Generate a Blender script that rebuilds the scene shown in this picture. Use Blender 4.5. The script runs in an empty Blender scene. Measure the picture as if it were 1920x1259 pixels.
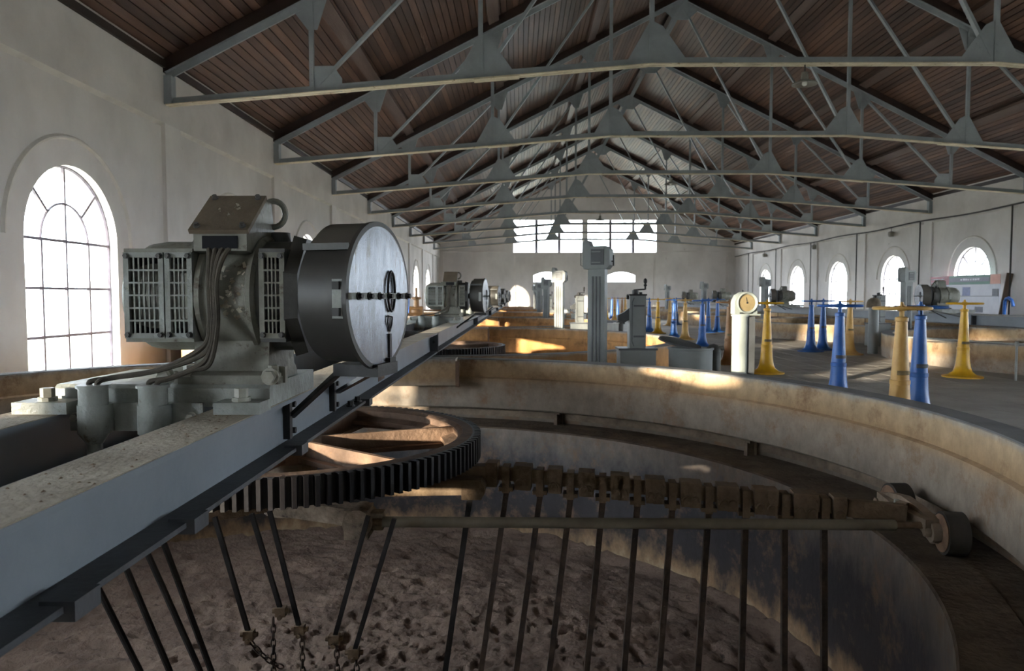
import bpy, math, random
from mathutils import Vector, Matrix, noise
random.seed(7)
PI = math.pi
S = bpy.context.scene
COL = S.collection

# ------------------------------------------------------------------ camera, world, sun, exposure
F_PX = 1380.0
cam_d = bpy.data.cameras.new('camera'); cam = bpy.data.objects.new('camera', cam_d); COL.objects.link(cam)
cam_d.sensor_width = 36.0; cam_d.lens = F_PX / 1920 * 36
cam_d.clip_start = 0.05; cam_d.clip_end = 400
CAMZ = 1.2
cam.location = (0, 0, CAMZ)
PITCH = math.atan(74.0 / F_PX); YAW = math.atan(13.5 / F_PX)
cam.rotation_euler = (PI / 2 - PITCH, 0, YAW)
cam_d.dof.use_dof = True; cam_d.dof.focus_distance = 3.4; cam_d.dof.aperture_fstop = 5.0
S.camera = cam
S.view_settings.view_transform = 'Standard'; S.view_settings.look = 'None'
S.view_settings.gamma = 1.0; S.view_settings.use_curve_mapping = False
S.view_settings.exposure = 0.72

W = bpy.data.worlds.new('sky'); S.world = W; W.use_nodes = True
wn = W.node_tree; bg = wn.nodes['Background']
bg.inputs['Color'].default_value = (0.86, 0.93, 1.0, 1); bg.inputs['Strength'].default_value = 22.0

sun_d = bpy.data.lights.new('sun', 'SUN'); sun = bpy.data.objects.new('sun', sun_d); COL.objects.link(sun)
sun_d.energy = 14.0; sun_d.angle = math.radians(1.2); sun_d.color = (1.0, 0.86, 0.66)
SUN_DIR = Vector((0.683, 0.731, -0.105)).normalized()
sun.rotation_euler = SUN_DIR.to_track_quat('-Z', 'Y').to_euler()
sun.location = (-20, -20, 8)

def cam_ray(px, py):
    d = Vector(((px - 960) / F_PX, 1.0, -(py - 629.5) / F_PX))
    d = Matrix.Rotation(-PITCH, 3, 'X') @ d
    return Matrix.Rotation(YAW, 3, 'Z') @ d
def at(px, py, X=None, Y=None, z=None):
    d = cam_ray(px, py); o = Vector((0, 0, CAMZ))
    if X is not None: t = X / d.x
    elif Y is not None: t = Y / d.y
    else: t = (z - CAMZ) / d.z
    return o + d * t

# ------------------------------------------------------------------ materials
MATS = {}
def lin(c):
    return tuple(((v / 255) / 12.92 if v / 255 <= 0.04045 else ((v / 255 + 0.055) / 1.055) ** 2.4) for v in c)
def mat(name, c1, c2=None, scale=3.0, rough=0.75, metal=0.0, bump=0.15, bscale=30.0, c3=None, spot=0.62,
        world=False, stretch=(1, 1, 1), rand=0.0, spec=0.4, s3=9.0):
    m = bpy.data.materials.new(name); m.use_nodes = True; nt = m.node_tree; N = nt.nodes; L = nt.links
    b = N['Principled BSDF']; b.inputs['Roughness'].default_value = rough; b.inputs['Metallic'].default_value = metal
    b.inputs['Specular IOR Level'].default_value = spec
    if world:
        g = N.new('ShaderNodeNewGeometry'); src = g.outputs['Position']
    else:
        g = N.new('ShaderNodeTexCoord'); src = g.outputs['Object']
    mp = N.new('ShaderNodeMapping'); mp.inputs['Scale'].default_value = stretch; L.new(src, mp.inputs['Vector'])
    n1 = N.new('ShaderNodeTexNoise'); n1.inputs['Scale'].default_value = scale; n1.inputs['Detail'].default_value = 7; n1.inputs['Roughness'].default_value = 0.62
    L.new(mp.outputs['Vector'], n1.inputs['Vector'])
    mr = N.new('ShaderNodeMapRange'); mr.inputs['From Min'].default_value = 0.32; mr.inputs['From Max'].default_value = 0.68
    L.new(n1.outputs['Fac'], mr.inputs['Value'])
    mx = N.new('ShaderNodeMix'); mx.data_type = 'RGBA'
    mx.inputs['A'].default_value = (*lin(c1), 1); mx.inputs['B'].default_value = (*lin(c2 or c1), 1)
    L.new(mr.outputs['Result'], mx.inputs['Factor']); out = mx.outputs['Result']
    if c3:
        n3 = N.new('ShaderNodeTexNoise'); n3.inputs['Scale'].default_value = s3; n3.inputs['Detail'].default_value = 9; n3.inputs['Roughness'].default_value = 0.7
        L.new(mp.outputs['Vector'], n3.inputs['Vector'])
        r3 = N.new('ShaderNodeMapRange'); r3.inputs['From Min'].default_value = spot; r3.inputs['From Max'].default_value = spot + 0.07
        L.new(n3.outputs['Fac'], r3.inputs['Value'])
        m3 = N.new('ShaderNodeMix'); m3.data_type = 'RGBA'; m3.inputs['B'].default_value = (*lin(c3), 1)
        L.new(out, m3.inputs['A']); L.new(r3.outputs['Result'], m3.inputs['Factor']); out = m3.outputs['Result']
    if rand:
        oi = N.new('ShaderNodeObjectInfo'); rr = N.new('ShaderNodeMapRange')
        rr.inputs['To Min'].default_value = 1 - rand; rr.inputs['To Max'].default_value = 1 + rand
        L.new(oi.outputs['Random'], rr.inputs['Value'])
        hs = N.new('ShaderNodeHueSaturation'); L.new(rr.outputs['Result'], hs.inputs['Value']); L.new(out, hs.inputs['Color']); out = hs.outputs['Color']
    L.new(out, b.inputs['Base Color'])
    if bump:
        nb = N.new('ShaderNodeTexNoise'); nb.inputs['Scale'].default_value = bscale; nb.inputs['Detail'].default_value = 5
        L.new(mp.outputs['Vector'], nb.inputs['Vector'])
        bp = N.new('ShaderNodeBump'); bp.inputs['Strength'].default_value = bump; bp.inputs['Distance'].default_value = 0.02
        L.new(nb.outputs['Fac'], bp.inputs['Height']); L.new(bp.outputs['Normal'], b.inputs['Normal'])
    MATS[name] = m
    return m
def zband(name, stops, noise_amt=0.08, scale=2.5, rough=0.85, streak=0.35, stain=None, bump=0.25):
    """colour by world height (paint / deposit bands on the tank walls) broken up by noise"""
    m = bpy.data.materials.new(name); m.use_nodes = True; nt = m.node_tree; N = nt.nodes; L = nt.links
    b = N['Principled BSDF']; b.inputs['Roughness'].default_value = rough
    g = N.new('ShaderNodeNewGeometry'); sp = N.new('ShaderNodeSeparateXYZ'); L.new(g.outputs['Position'], sp.inputs[0])
    mp = N.new('ShaderNodeMapping'); mp.inputs['Scale'].default_value = (1, 1, streak); L.new(g.outputs['Position'], mp.inputs['Vector'])
    n1 = N.new('ShaderNodeTexNoise'); n1.inputs['Scale'].default_value = scale; n1.inputs['Detail'].default_value = 9; n1.inputs['Roughness'].default_value = 0.68
    L.new(mp.outputs['Vector'], n1.inputs['Vector'])
    mu = N.new('ShaderNodeMath'); mu.operation = 'MULTIPLY_ADD'; mu.inputs[1].default_value = noise_amt * 2; L.new(n1.outputs['Fac'], mu.inputs[0])
    ad = N.new('ShaderNodeMath'); ad.operation = 'SUBTRACT'; ad.inputs[1].default_value = noise_amt; L.new(sp.outputs['Z'], ad.inputs[0]); L.new(ad.outputs[0], mu.inputs[2])
    z0, z1 = stops[0][0], stops[-1][0]
    mr = N.new('ShaderNodeMapRange'); mr.inputs['From Min'].default_value = z0; mr.inputs['From Max'].default_value = z1; L.new(mu.outputs[0], mr.inputs['Value'])
    cr = N.new('ShaderNodeValToRGB'); L.new(mr.outputs['Result'], cr.inputs['Fac'])
    e = cr.color_ramp.elements
    for i, (z, c) in enumerate(stops):
        el = e[i] if i < 2 else e.new((z - z0) / (z1 - z0))
        el.position = (z - z0) / (z1 - z0); el.color = (*lin(c), 1)
    n2 = N.new('ShaderNodeTexNoise'); n2.inputs['Scale'].default_value = scale * 3; n2.inputs['Detail'].default_value = 9; n2.inputs['Roughness'].default_value = 0.7
    L.new(mp.outputs['Vector'], n2.inputs['Vector'])
    r2 = N.new('ShaderNodeMapRange'); r2.inputs['From Min'].default_value = 0.3; r2.inputs['From Max'].default_value = 0.7
    r2.inputs['To Min'].default_value = 0.72; r2.inputs['To Max'].default_value = 1.25; L.new(n2.outputs['Fac'], r2.inputs['Value'])
    hs = N.new('ShaderNodeHueSaturation'); L.new(r2.outputs['Result'], hs.inputs['Value']); L.new(cr.outputs['Color'], hs.inputs['Color']); out = hs.outputs['Color']
    if stain:
        n3 = N.new('ShaderNodeTexNoise'); n3.inputs['Scale'].default_value = scale * 1.3; n3.inputs['Detail'].default_value = 10; n3.inputs['Roughness'].default_value = 0.72
        L.new(g.outputs['Position'], n3.inputs['Vector'])
        r3 = N.new('ShaderNodeMapRange'); r3.inputs['From Min'].default_value = 0.52; r3.inputs['From Max'].default_value = 0.68; L.new(n3.outputs['Fac'], r3.inputs['Value'])
        mx = N.new('ShaderNodeMix'); mx.data_type = 'RGBA'; mx.inputs['B'].default_value = (*lin(stain), 1); L.new(out, mx.inputs['A']); L.new(r3.outputs['Result'], mx.inputs['Factor']); out = mx.outputs['Result']
    L.new(out, b.inputs['Base Color'])
    bp = N.new('ShaderNodeBump'); bp.inputs['Strength'].default_value = bump; bp.inputs['Distance'].default_value = 0.02
    L.new(n2.outputs['Fac'], bp.inputs['Height']); L.new(bp.outputs['Normal'], b.inputs['Normal'])
    MATS[name] = m
    return m

mat('plaster', (218, 214, 210), (190, 186, 182), scale=0.55, rough=0.9, bump=0.12, bscale=9, c3=(150, 144, 136), spot=0.66, world=True, stretch=(1, 1, 0.7), s3=1.6)
mat('plaster_band', (216, 211, 206), (190, 185, 180), scale=0.7, rough=0.9, bump=0.1, bscale=9, world=True)
mat('moulding', (214, 210, 202), (190, 186, 178), scale=2, rough=0.9, world=True)
mat('plank', (106, 78, 63), (62, 44, 37), scale=1.0, rough=0.55, bump=0.12, bscale=14, c3=(128, 108, 100), spot=0.64, world=True, stretch=(3, 0.35, 3), rand=0.4, spec=0.45, s3=1.3)
mat('dark_timber', (58, 40, 33), (36, 25, 22), scale=2, rough=0.6, world=True, stretch=(1, .3, 1))
mat('purlin_timber', (104, 86, 78), (80, 62, 54), scale=2, rough=0.55, world=True, stretch=(2, .2, 2))
mat('truss_steel', (156, 162, 165), (132, 138, 141), scale=1.5, rough=0.55, bump=0.08, c3=(96, 90, 80), spot=0.68, spec=0.35)
mat('truss_underlit', (228, 216, 188), (186, 174, 148), scale=3, rough=0.7, c3=(138, 110, 76), spot=0.6)  # truss undersides: light from below put into the cream colour, plus brown spots
mat('floor_stone', (162, 157, 148), (132, 127, 119), scale=0.9, rough=0.7, bump=0.15, bscale=12, c3=(108, 103, 97), spot=0.64, world=True)
mat('slab_stone', (168, 163, 154), (140, 134, 126), scale=1.2, rough=0.62, bump=0.15, bscale=14, c3=(116, 110, 102), spot=0.66, world=True, rand=0.06)
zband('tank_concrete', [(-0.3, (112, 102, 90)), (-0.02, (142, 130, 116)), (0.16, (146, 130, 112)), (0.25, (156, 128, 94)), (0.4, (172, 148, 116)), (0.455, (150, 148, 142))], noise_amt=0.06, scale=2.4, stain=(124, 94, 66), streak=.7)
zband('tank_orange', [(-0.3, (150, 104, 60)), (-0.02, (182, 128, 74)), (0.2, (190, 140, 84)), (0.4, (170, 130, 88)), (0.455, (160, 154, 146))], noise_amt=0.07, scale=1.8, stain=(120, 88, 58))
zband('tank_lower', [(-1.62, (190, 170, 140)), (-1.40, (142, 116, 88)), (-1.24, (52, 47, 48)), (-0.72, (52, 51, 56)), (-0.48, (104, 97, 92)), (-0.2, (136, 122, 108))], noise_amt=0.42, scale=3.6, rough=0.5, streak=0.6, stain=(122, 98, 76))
mat('cap_cement', (124, 124, 124), (102, 101, 100), scale=2.5, rough=0.85, bump=0.3, bscale=18, c3=(140, 130, 114), spot=0.64, world=True)
mat('shelf_dirt', (112, 98, 82), (72, 62, 54), scale=4, rough=0.95, bump=0.7, bscale=22, world=True)
mat('sediment', (124, 106, 94), (88, 73, 64), scale=2.4, rough=0.97, bump=0.8, bscale=26, c3=(70, 58, 52), spot=0.6, world=True, s3=7)
mat('beam_paint', (122, 129, 136), (106, 113, 120), scale=1.6, rough=0.42, bump=0.05, c3=(96, 94, 90), spot=0.7, spec=0.45)
mat('beam_dust', (170, 160, 142), (136, 126, 110), scale=5, rough=0.95, bump=0.5, bscale=40, c3=(94, 84, 70), spot=0.63, s3=16)
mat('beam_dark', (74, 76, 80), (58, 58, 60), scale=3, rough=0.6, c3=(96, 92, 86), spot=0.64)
mat('motor_grey', (130, 130, 120), (96, 94, 84), scale=6, rough=0.5, bump=0.3, bscale=26, c3=(76, 66, 54), spot=0.58, spec=0.4)
mat('motor_dark', (82, 82, 80), (62, 61, 58), scale=4, rough=0.5, bump=0.15, c3=(98, 88, 74), spot=0.66)
mat('motor_pale', (146, 150, 146), (118, 120, 114), scale=6, rough=0.5, bump=0.4, bscale=34, c3=(88, 76, 58), spot=0.6)
mat('lid_brown', (112, 100, 84), (90, 80, 66), scale=6, rough=0.75, bump=0.3)
mat('peeling', (176, 172, 158), (130, 118, 98), scale=20, rough=0.7)
mat('drum_dark', (64, 62, 58), (50, 48, 45), scale=2.5, rough=0.45, bump=0.04, spec=0.4)
mat('disc_metal', (124, 128, 135), (92, 95, 100), scale=3, rough=0.27, metal=0.7, bump=0.1, bscale=18, stretch=(1, 5, 1), c3=(84, 74, 66), spot=0.58, s3=3.5)
mat('hood_grey', (92, 88, 80), (74, 70, 64), scale=2.5, rough=0.5, bump=0.04)
mat('black_steel', (40, 38, 37), (28, 27, 26), scale=6, rough=0.55)
mat('hollow_shade', (14, 15, 20), rough=0.9, bump=0)  # near-black colour that paints the shade inside hollows onto solid blocks
mat('bolt_pale', (160, 160, 150), (126, 122, 110), scale=12, rough=0.55)
mat('cable', (84, 78, 68), (58, 53, 46), scale=8, rough=0.8, bump=0.3)
mat('gear_rust', (124, 100, 82), (84, 66, 54), scale=5, rough=0.85, bump=0.4, c3=(150, 104, 66), spot=0.63)
mat('gear_teeth', (34, 32, 35), (24, 22, 24), scale=6, rough=0.4, bump=0.1, spec=0.5)
mat('rake_dirt', (124, 104, 82), (92, 76, 60), scale=7, rough=0.95, bump=0.6, bscale=34)
mat('rake_pipe', (130, 122, 104), (104, 96, 82), scale=5, rough=0.8, bump=0.2)
mat('rod_rust', (84, 68, 56), (46, 40, 37), scale=9, rough=0.8, bump=0.4, c3=(132, 116, 96), spot=0.66, s3=30)
mat('rod_black', (48, 44, 42), (32, 30, 30), scale=9, rough=0.55, bump=0.2)
mat('hub_crust', (168, 150, 130), (96, 84, 72), scale=9, rough=0.95, bump=0.6, c3=(60, 54, 48), spot=0.6)
mat('wheel_rubber', (70, 65, 58), (50, 46, 42), scale=4, rough=0.8)
mat('bracket_tan', (140, 124, 106), (106, 92, 78), scale=8, rough=0.85, bump=0.4)
mat('panel_grey', (126, 129, 127), (110, 113, 111), scale=2, rough=0.5, bump=0.04)
mat('panel_dark', (84, 86, 88), (66, 67, 68), scale=2, rough=0.5, bump=0.04)
mat('white_enamel', (222, 222, 216), (198, 198, 190), scale=3, rough=0.4, bump=0.03)
mat('pillar_pale', (150, 156, 151), (132, 138, 133), scale=3, rough=0.5, bump=0.05)
mat('blue_paint', (52, 104, 178), (40, 86, 152), scale=5, rough=0.35, bump=0.06, c3=(34, 66, 112), spot=0.68)
mat('yellow_paint', (226, 176, 36), (198, 146, 24), scale=5, rough=0.38, bump=0.06, c3=(150, 108, 40), spot=0.68)
mat('tan_paint', (212, 172, 100), (190, 146, 78), scale=5, rough=0.45, bump=0.06, c3=(140, 104, 60), spot=0.68)
mat('brown_paint', (164, 122, 78), (140, 100, 62), scale=5, rough=0.45, bump=0.06)
mat('foot_dirt', (150, 132, 92), (112, 98, 74), scale=9, rough=0.9)
mat('gauge_face', (150, 132, 96), (126, 110, 78), scale=8, rough=0.6, bump=0.05)
mat('window_bar', (122, 116, 128), (100, 92, 96), scale=8, rough=0.6)
mat('rail_grey', (160, 162, 158), (130, 131, 126), scale=6, rough=0.5)
mat('conduit_dark', (70, 66, 64), (52, 50, 50), scale=5, rough=0.6)
mat('lamp_enamel', (150, 148, 138), (110, 106, 98), scale=4, rough=0.4)
mat('print_red', (150, 44, 60), (138, 38, 54), scale=4, rough=0.35, bump=0)
mat('print_green', (58, 112, 92), (48, 98, 80), scale=4, rough=0.35, bump=0)
mat('print_peach', (208, 146, 122), (190, 126, 104), scale=6, rough=0.35, bump=0)
mat('print_white', (216, 218, 226), (204, 206, 216), scale=3, rough=0.35, bump=0)
mat('print_blue', (128, 140, 186), (100, 112, 150), scale=14, rough=0.35, bump=0)
mat('print_grey', (110, 114, 126), (92, 96, 108), scale=12, rough=0.35, bump=0)
mat('board_wood', (112, 96, 82), (84, 70, 60), scale=3, rough=0.8, stretch=(1, 1, .2))
mat('outside_ground', (176, 172, 160), (150, 150, 130), scale=0.3, rough=0.95, world=True, bump=0)
mat('wheel_rust', (150, 120, 96), (112, 88, 70), scale=9, rough=0.8)

def glass_mat():
    m = bpy.data.materials.new('glass'); m.use_nodes = True; nt = m.node_tree; N = nt.nodes; L = nt.links
    N.remove(N['Principled BSDF']); o = N['Material Output']
    t = N.new('ShaderNodeBsdfTransparent'); g = N.new('ShaderNodeBsdfGlossy'); g.inputs['Roughness'].default_value = 0.08
    tc = N.new('ShaderNodeTexCoord'); n = N.new('ShaderNodeTexNoise'); n.inputs['Scale'].default_value = 2.2; n.inputs['Detail'].default_value = 4
    L.new(tc.outputs['Object'], n.inputs['Vector'])
    r = N.new('ShaderNodeMapRange'); r.inputs['From Min'].default_value = 0.45; r.inputs['From Max'].default_value = 0.8
    r.inputs['To Min'].default_value = 0.0; r.inputs['To Max'].default_value = 1.0; L.new(n.outputs['Fac'], r.inputs['Value'])
    mc = N.new('ShaderNodeMix'); mc.data_type = 'RGBA'; mc.inputs['A'].default_value = (.97, .98, .98, 1); mc.inputs['B'].default_value = (.84, .89, .96, 1)
    L.new(r.outputs['Result'], mc.inputs['Factor']); L.new(mc.outputs['Result'], t.inputs['Color'])
    x = N.new('ShaderNodeMixShader'); x.inputs['Fac'].default_value = 0.05
    L.new(t.outputs[0], x.inputs[1]); L.new(g.outputs[0], x.inputs[2]); L.new(x.outputs[0], o.inputs['Surface'])
    MATS['glass'] = m
glass_mat()

# ------------------------------------------------------------------ mesh helpers
class MB:
    def __init__(s): s.v = []; s.f = []
    def add(s, vs, fs):
        o = len(s.v); s.v += [tuple(p) for p in vs]; s.f += [tuple(i + o for i in f) for f in fs]; return s
    def box(s, x0, x1, y0, y1, z0, z1):
        return s.add([(x0, y0, z0), (x1, y0, z0), (x1, y1, z0), (x0, y1, z0), (x0, y0, z1), (x1, y0, z1), (x1, y1, z1), (x0, y1, z1)],
                     [(0, 3, 2, 1), (4, 5, 6, 7), (0, 1, 5, 4), (1, 2, 6, 5), (2, 3, 7, 6), (3, 0, 4, 7)])
    def bar(s, p0, p1, w, h, up=(0, 0, 1)):
        p0 = Vector(p0); p1 = Vector(p1); d = (p1 - p0).normalized(); u = Vector(up)
        a = d.cross(u)
        if a.length < 1e-4: a = d.cross(Vector((1, 0, 0)))
        a.normalize(); b = a.cross(d).normalized(); a = a * w / 2; b = b * h / 2
        v = [p0 - a - b, p0 + a - b, p0 + a + b, p0 - a + b, p1 - a - b, p1 + a - b, p1 + a + b, p1 - a + b]
        return s.add(v, [(3, 2, 1, 0), (4, 5, 6, 7), (0, 1, 5, 4), (1, 2, 6, 5), (2, 3, 7, 6), (3, 0, 4, 7)])
    def cyl(s, p0, p1, r0, r1=None, n=14, caps=True):
        r1 = r0 if r1 is None else r1
        p0 = Vector(p0); p1 = Vector(p1); d = (p1 - p0).normalized()
        a = d.cross(Vector((0, 0, 1)) if abs(d.z) < .9 else Vector((1, 0, 0))).normalized(); b = d.cross(a)
        vs = []
        for p, r in ((p0, r0), (p1, r1)):
            for i in range(n):
                t = 2 * PI * i / n; vs.append(p + a * (r * math.cos(t)) + b * (r * math.sin(t)))
        fs = [(i, (i + 1) % n, n + (i + 1) % n, n + i) for i in range(n)]
        if caps: fs += [tuple(range(n - 1, -1, -1)), tuple(range(n, 2 * n))]
        return s.add(vs, fs)
    def tube(s, pts, r, n=8, closed=False):
        pts = [Vector(p) for p in pts]; m = len(pts); vs = []; prev = None
        for k in range(m):
            if closed: d = (pts[(k + 1) % m] - pts[k - 1]).normalized()
            else: d = (pts[min(k + 1, m - 1)] - pts[max(k - 1, 0)]).normalized()
            if prev is None: a = d.cross(Vector((0, 0, 1)) if abs(d.z) < .9 else Vector((1, 0, 0)))
            else: a = prev - d * prev.dot(d)
            a.normalize(); prev = a; b = d.cross(a)
            for i in range(n):
                t = 2 * PI * i / n; vs.append(pts[k] + a * (r * math.cos(t)) + b * (r * math.sin(t)))
        fs = []
        for k in range(m if closed else m - 1):
            k2 = (k + 1) % m
            for i in range(n): fs.append((k * n + i, k * n + (i + 1) % n, k2 * n + (i + 1) % n, k2 * n + i))
        if not closed: fs += [tuple(range(n - 1, -1, -1)), tuple(range((m - 1) * n, m * n))]
        return s.add(vs, fs)
    def lathe(s, prof, n=32, c=(0, 0, 0), a0=0, a1=2 * PI, axis='z', close=False):
        full = abs(a1 - a0 - 2 * PI) < 1e-6; m = len(prof); k = n if full else n + 1; vs = []
        for i in range(k):
            t = a0 + (a1 - a0) * i / n; ct, st = math.cos(t), math.sin(t)
            for r, z in prof:
                p = (r * ct, r * st, z) if axis == 'z' else ((z, r * ct, r * st) if axis == 'x' else (r * st, z, r * ct))
                vs.append((c[0] + p[0], c[1] + p[1], c[2] + p[2]))
        fs = []
        for i in range(n):
            i2 = (i + 1) % k
            for j in range(m if close else m - 1):
                j2 = (j + 1) % m; q = (i * m + j, i2 * m + j, i2 * m + j2, i * m + j2)
                fs.append(q)
        if not full and close:
            fs += [tuple(range(m)), tuple(range(n * m + m - 1, n * m - 1, -1))]
        return s.add(vs, fs)
    def prism(s, poly, f0, f1):
        n = len(poly); vs = [f0(*p) for p in poly] + [f1(*p) for p in poly]
        fs = [tuple(range(n - 1, -1, -1)), tuple(range(n, 2 * n))] + [(i, (i + 1) % n, n + (i + 1) % n, n + i) for i in range(n)]
        return s.add(vs, fs)
    def hexbolt(s, p, d, r=.016, h=.02):
        p = Vector(p); d = Vector(d).normalized(); s.cyl(p, p + d * h * .3, r * 1.35, n=10); return s.cyl(p + d * h * .3, p + d * h, r, n=6)
    def sphere(s, c, r, n=10, m=6, sq=(1, 1, 1)):
        vs = []; fs = []
        for j in range(m + 1):
            ph = PI * j / m
            for i in range(n):
                t = 2 * PI * i / n; vs.append((c[0] + sq[0] * r * math.sin(ph) * math.cos(t), c[1] + sq[1] * r * math.sin(ph) * math.sin(t), c[2] + sq[2] * r * math.cos(ph)))
        for j in range(m):
            for i in range(n): fs.append((j * n + i, (j + 1) * n + i, (j + 1) * n + (i + 1) % n, j * n + (i + 1) % n))
        return s.add(vs, fs)
    def xf(s, M):
        s.v = [tuple(M @ Vector(p)) for p in s.v]; return s
    def mesh(s, name, smooth=35):
        me = bpy.data.meshes.new(name); me.from_pydata(s.v, [], s.f); me.update()
        import bmesh
        bm = bmesh.new(); bm.from_mesh(me); bmesh.ops.recalc_face_normals(bm, faces=bm.faces); bm.to_mesh(me); bm.free()
        if smooth:
            me.polygons.foreach_set('use_smooth', [True] * len(me.polygons)); me.set_sharp_from_angle(angle=math.radians(smooth))
        return me
    def build(s, name, m, parent=None, loc=(0, 0, 0), rz=0, smooth=35):
        me = s.mesh(name, smooth); me.materials.append(MATS[m])
        return link(name, me, parent, loc, rz)
def link(name, me, parent=None, loc=(0, 0, 0), rz=0):
    o = bpy.data.objects.new(name, me); COL.objects.link(o); o.location = loc; o.rotation_euler = (0, 0, rz); o.parent = parent
    return o
def tag(o, label=None, cat=None, group=None, kind=None):
    if label: o['label'] = label
    if cat: o['category'] = cat
    if group: o['group'] = group
    if kind: o['kind'] = kind
    return o
def thing(name, label, cat, loc=(0, 0, 0), rz=0, group=None):
    o = bpy.data.objects.new(name, None); COL.objects.link(o); o.empty_display_size = .1
    o.location = loc; o.rotation_euler = (0, 0, rz); return tag(o, label, cat, group)
def struct(name, label=None, loc=(0, 0, 0)):
    o = bpy.data.objects.new(name, None); COL.objects.link(o); o.empty_display_size = .1; o.location = loc
    return tag(o, label, None, None, 'structure')
KIDS = {}
def dup(root, loc, rz=None, label=None, skip=()):
    def kids(o): return [c for c in bpy.data.objects if c.parent == o]
    def cp(o, par):
        c = o.copy(); COL.objects.link(c); c.parent = par
        if o not in KIDS: KIDS[o] = kids(o)
        for ch in KIDS[o]:
            if ch.name.split('.')[0] not in skip: cp(ch, c)
        return c
    r = cp(root, None); r.location = loc
    if rz is not None: r.rotation_euler = (0, 0, rz)
    if label: r['label'] = label
    return r
ORD = ['', 'first', 'second', 'third', 'fourth', 'fifth', 'sixth', 'seventh', 'eighth', 'ninth', 'tenth', 'eleventh', 'twelfth', 'thirteenth', 'fourteenth']
END = 'gabled end wall'

# ------------------------------------------------------------------ main dimensions (metres)
XL, XR = -5.95, 15.95; XC = 5.0; HALF = 10.95
YB, YF = -4.2, 54.6
T1, BAY = 12.39, 5.45
TR = [T1 + BAY * k for k in range(-2, 8)]            # truss positions
WINY = [t - BAY / 2 + .2 for t in TR]                       # window centres between trusses
def rafter_z(u): return 10.28 - (10.28 - 4.78) * abs(u) / HALF
SL = (10.28 - 4.78) / HALF; SANG = math.atan(SL)
def roof_z(x): return rafter_z(x - XC) + 0.30          # underside of the boards
def chord_z(u):
    a = abs(u); return 5.02 if a <= 2.82 else 5.02 + (4.37 - 5.02) * (a - 2.82) / (HALF - 2.82)
TX, TY0, PITCHY = -1.44, 4.73, 8.70                   # tank row beside the left wall
RX = 11.4
R_IN, R_OUT, R_LOW = 4.115, 4.33, 3.685
Z_RIM, Z_SHELF, Z_SED = 0.45, -0.277, -1.48
LEFT_T = [TY0 + PITCHY * k for k in range(6)]
RIGHT_T = [TY0 + PITCHY * k for k in range(1, 6)]

# ------------------------------------------------------------------ walls with openings
class Arch:
    def __init__(s, c, hw, lo, spring, rise): s.c, s.hw, s.l, s.sp, s.ri = c, hw, lo, spring, rise; s.u0, s.u1 = c - hw, c + hw
    def lo(s, u): return s.l
    def hi(s, u):
        t = max(0, 1 - ((u - s.c) / s.hw) ** 2); return s.sp + s.ri * math.sqrt(t)
    def us(s): return [s.c - s.hw * math.cos(PI * i / 24) for i in range(25)]
class Seg(Arch):
    def hi(s, u): return s.sp + s.ri * (1 - ((u - s.c) / s.hw) ** 2)
class Rect:
    def __init__(s, u0, u1, l, h): s.u0, s.u1, s.l, s.h = u0, u1, l, h
    def lo(s, u): return s.l
    def hi(s, u): return s.h
    def us(s): return [s.u0, s.u1]
class Circ:
    def __init__(s, c, v, r): s.c, s.v, s.r = c, v, r; s.u0, s.u1 = c - r, c + r
    def d(s, u): return math.sqrt(max(0, s.r ** 2 - (u - s.c) ** 2))
    def lo(s, u): return s.v - s.d(u)
    def hi(s, u): return s.v + s.d(u)
    def us(s): return [s.c - s.r * math.cos(PI * i / 60) for i in range(61)]
def pierced(mb, us, zb, zt, ops, mp, d0, d1, reveal=True, back=True):
    U = sorted(set(round(u, 5) for u in list(us) + [x for o in ops for x in o.us()]))
    def quad(pts): mb.add([mp(*p) for p in pts], [(0, 1, 2, 3)])
    for a, b in zip(U, U[1:]):
        m = (a + b) / 2
        ac = sorted([o for o in ops if o.u0 - 1e-6 < m < o.u1 + 1e-6], key=lambda o: o.lo(m))
        edges = [lambda u: zb]
        for o in ac: edges += [o.lo, o.hi]
        edges.append(zt)
        for i in range(0, len(edges), 2):
            l, h = edges[i], edges[i + 1]
            for d in ((d0, d1) if back else (d0,)):
                quad([(a, l(a), d), (b, l(b), d), (b, h(b), d), (a, h(a), d)])
        if reveal:
            for o in ac:
                quad([(a, o.lo(a), d0), (b, o.lo(b), d0), (b, o.lo(b), d1), (a, o.lo(a), d1)])
                quad([(a, o.hi(a), d0), (b, o.hi(b), d0), (b, o.hi(b), d1), (a, o.hi(a), d1)])
    if reveal:
        for o in ops:
            for u in (o.u0, o.u1):
                if o.hi(u) - o.lo(u) > .02: quad([(u, o.lo(u), d0), (u, o.hi(u), d0), (u, o.hi(u), d1), (u, o.lo(u), d1)])
    return mb

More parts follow.
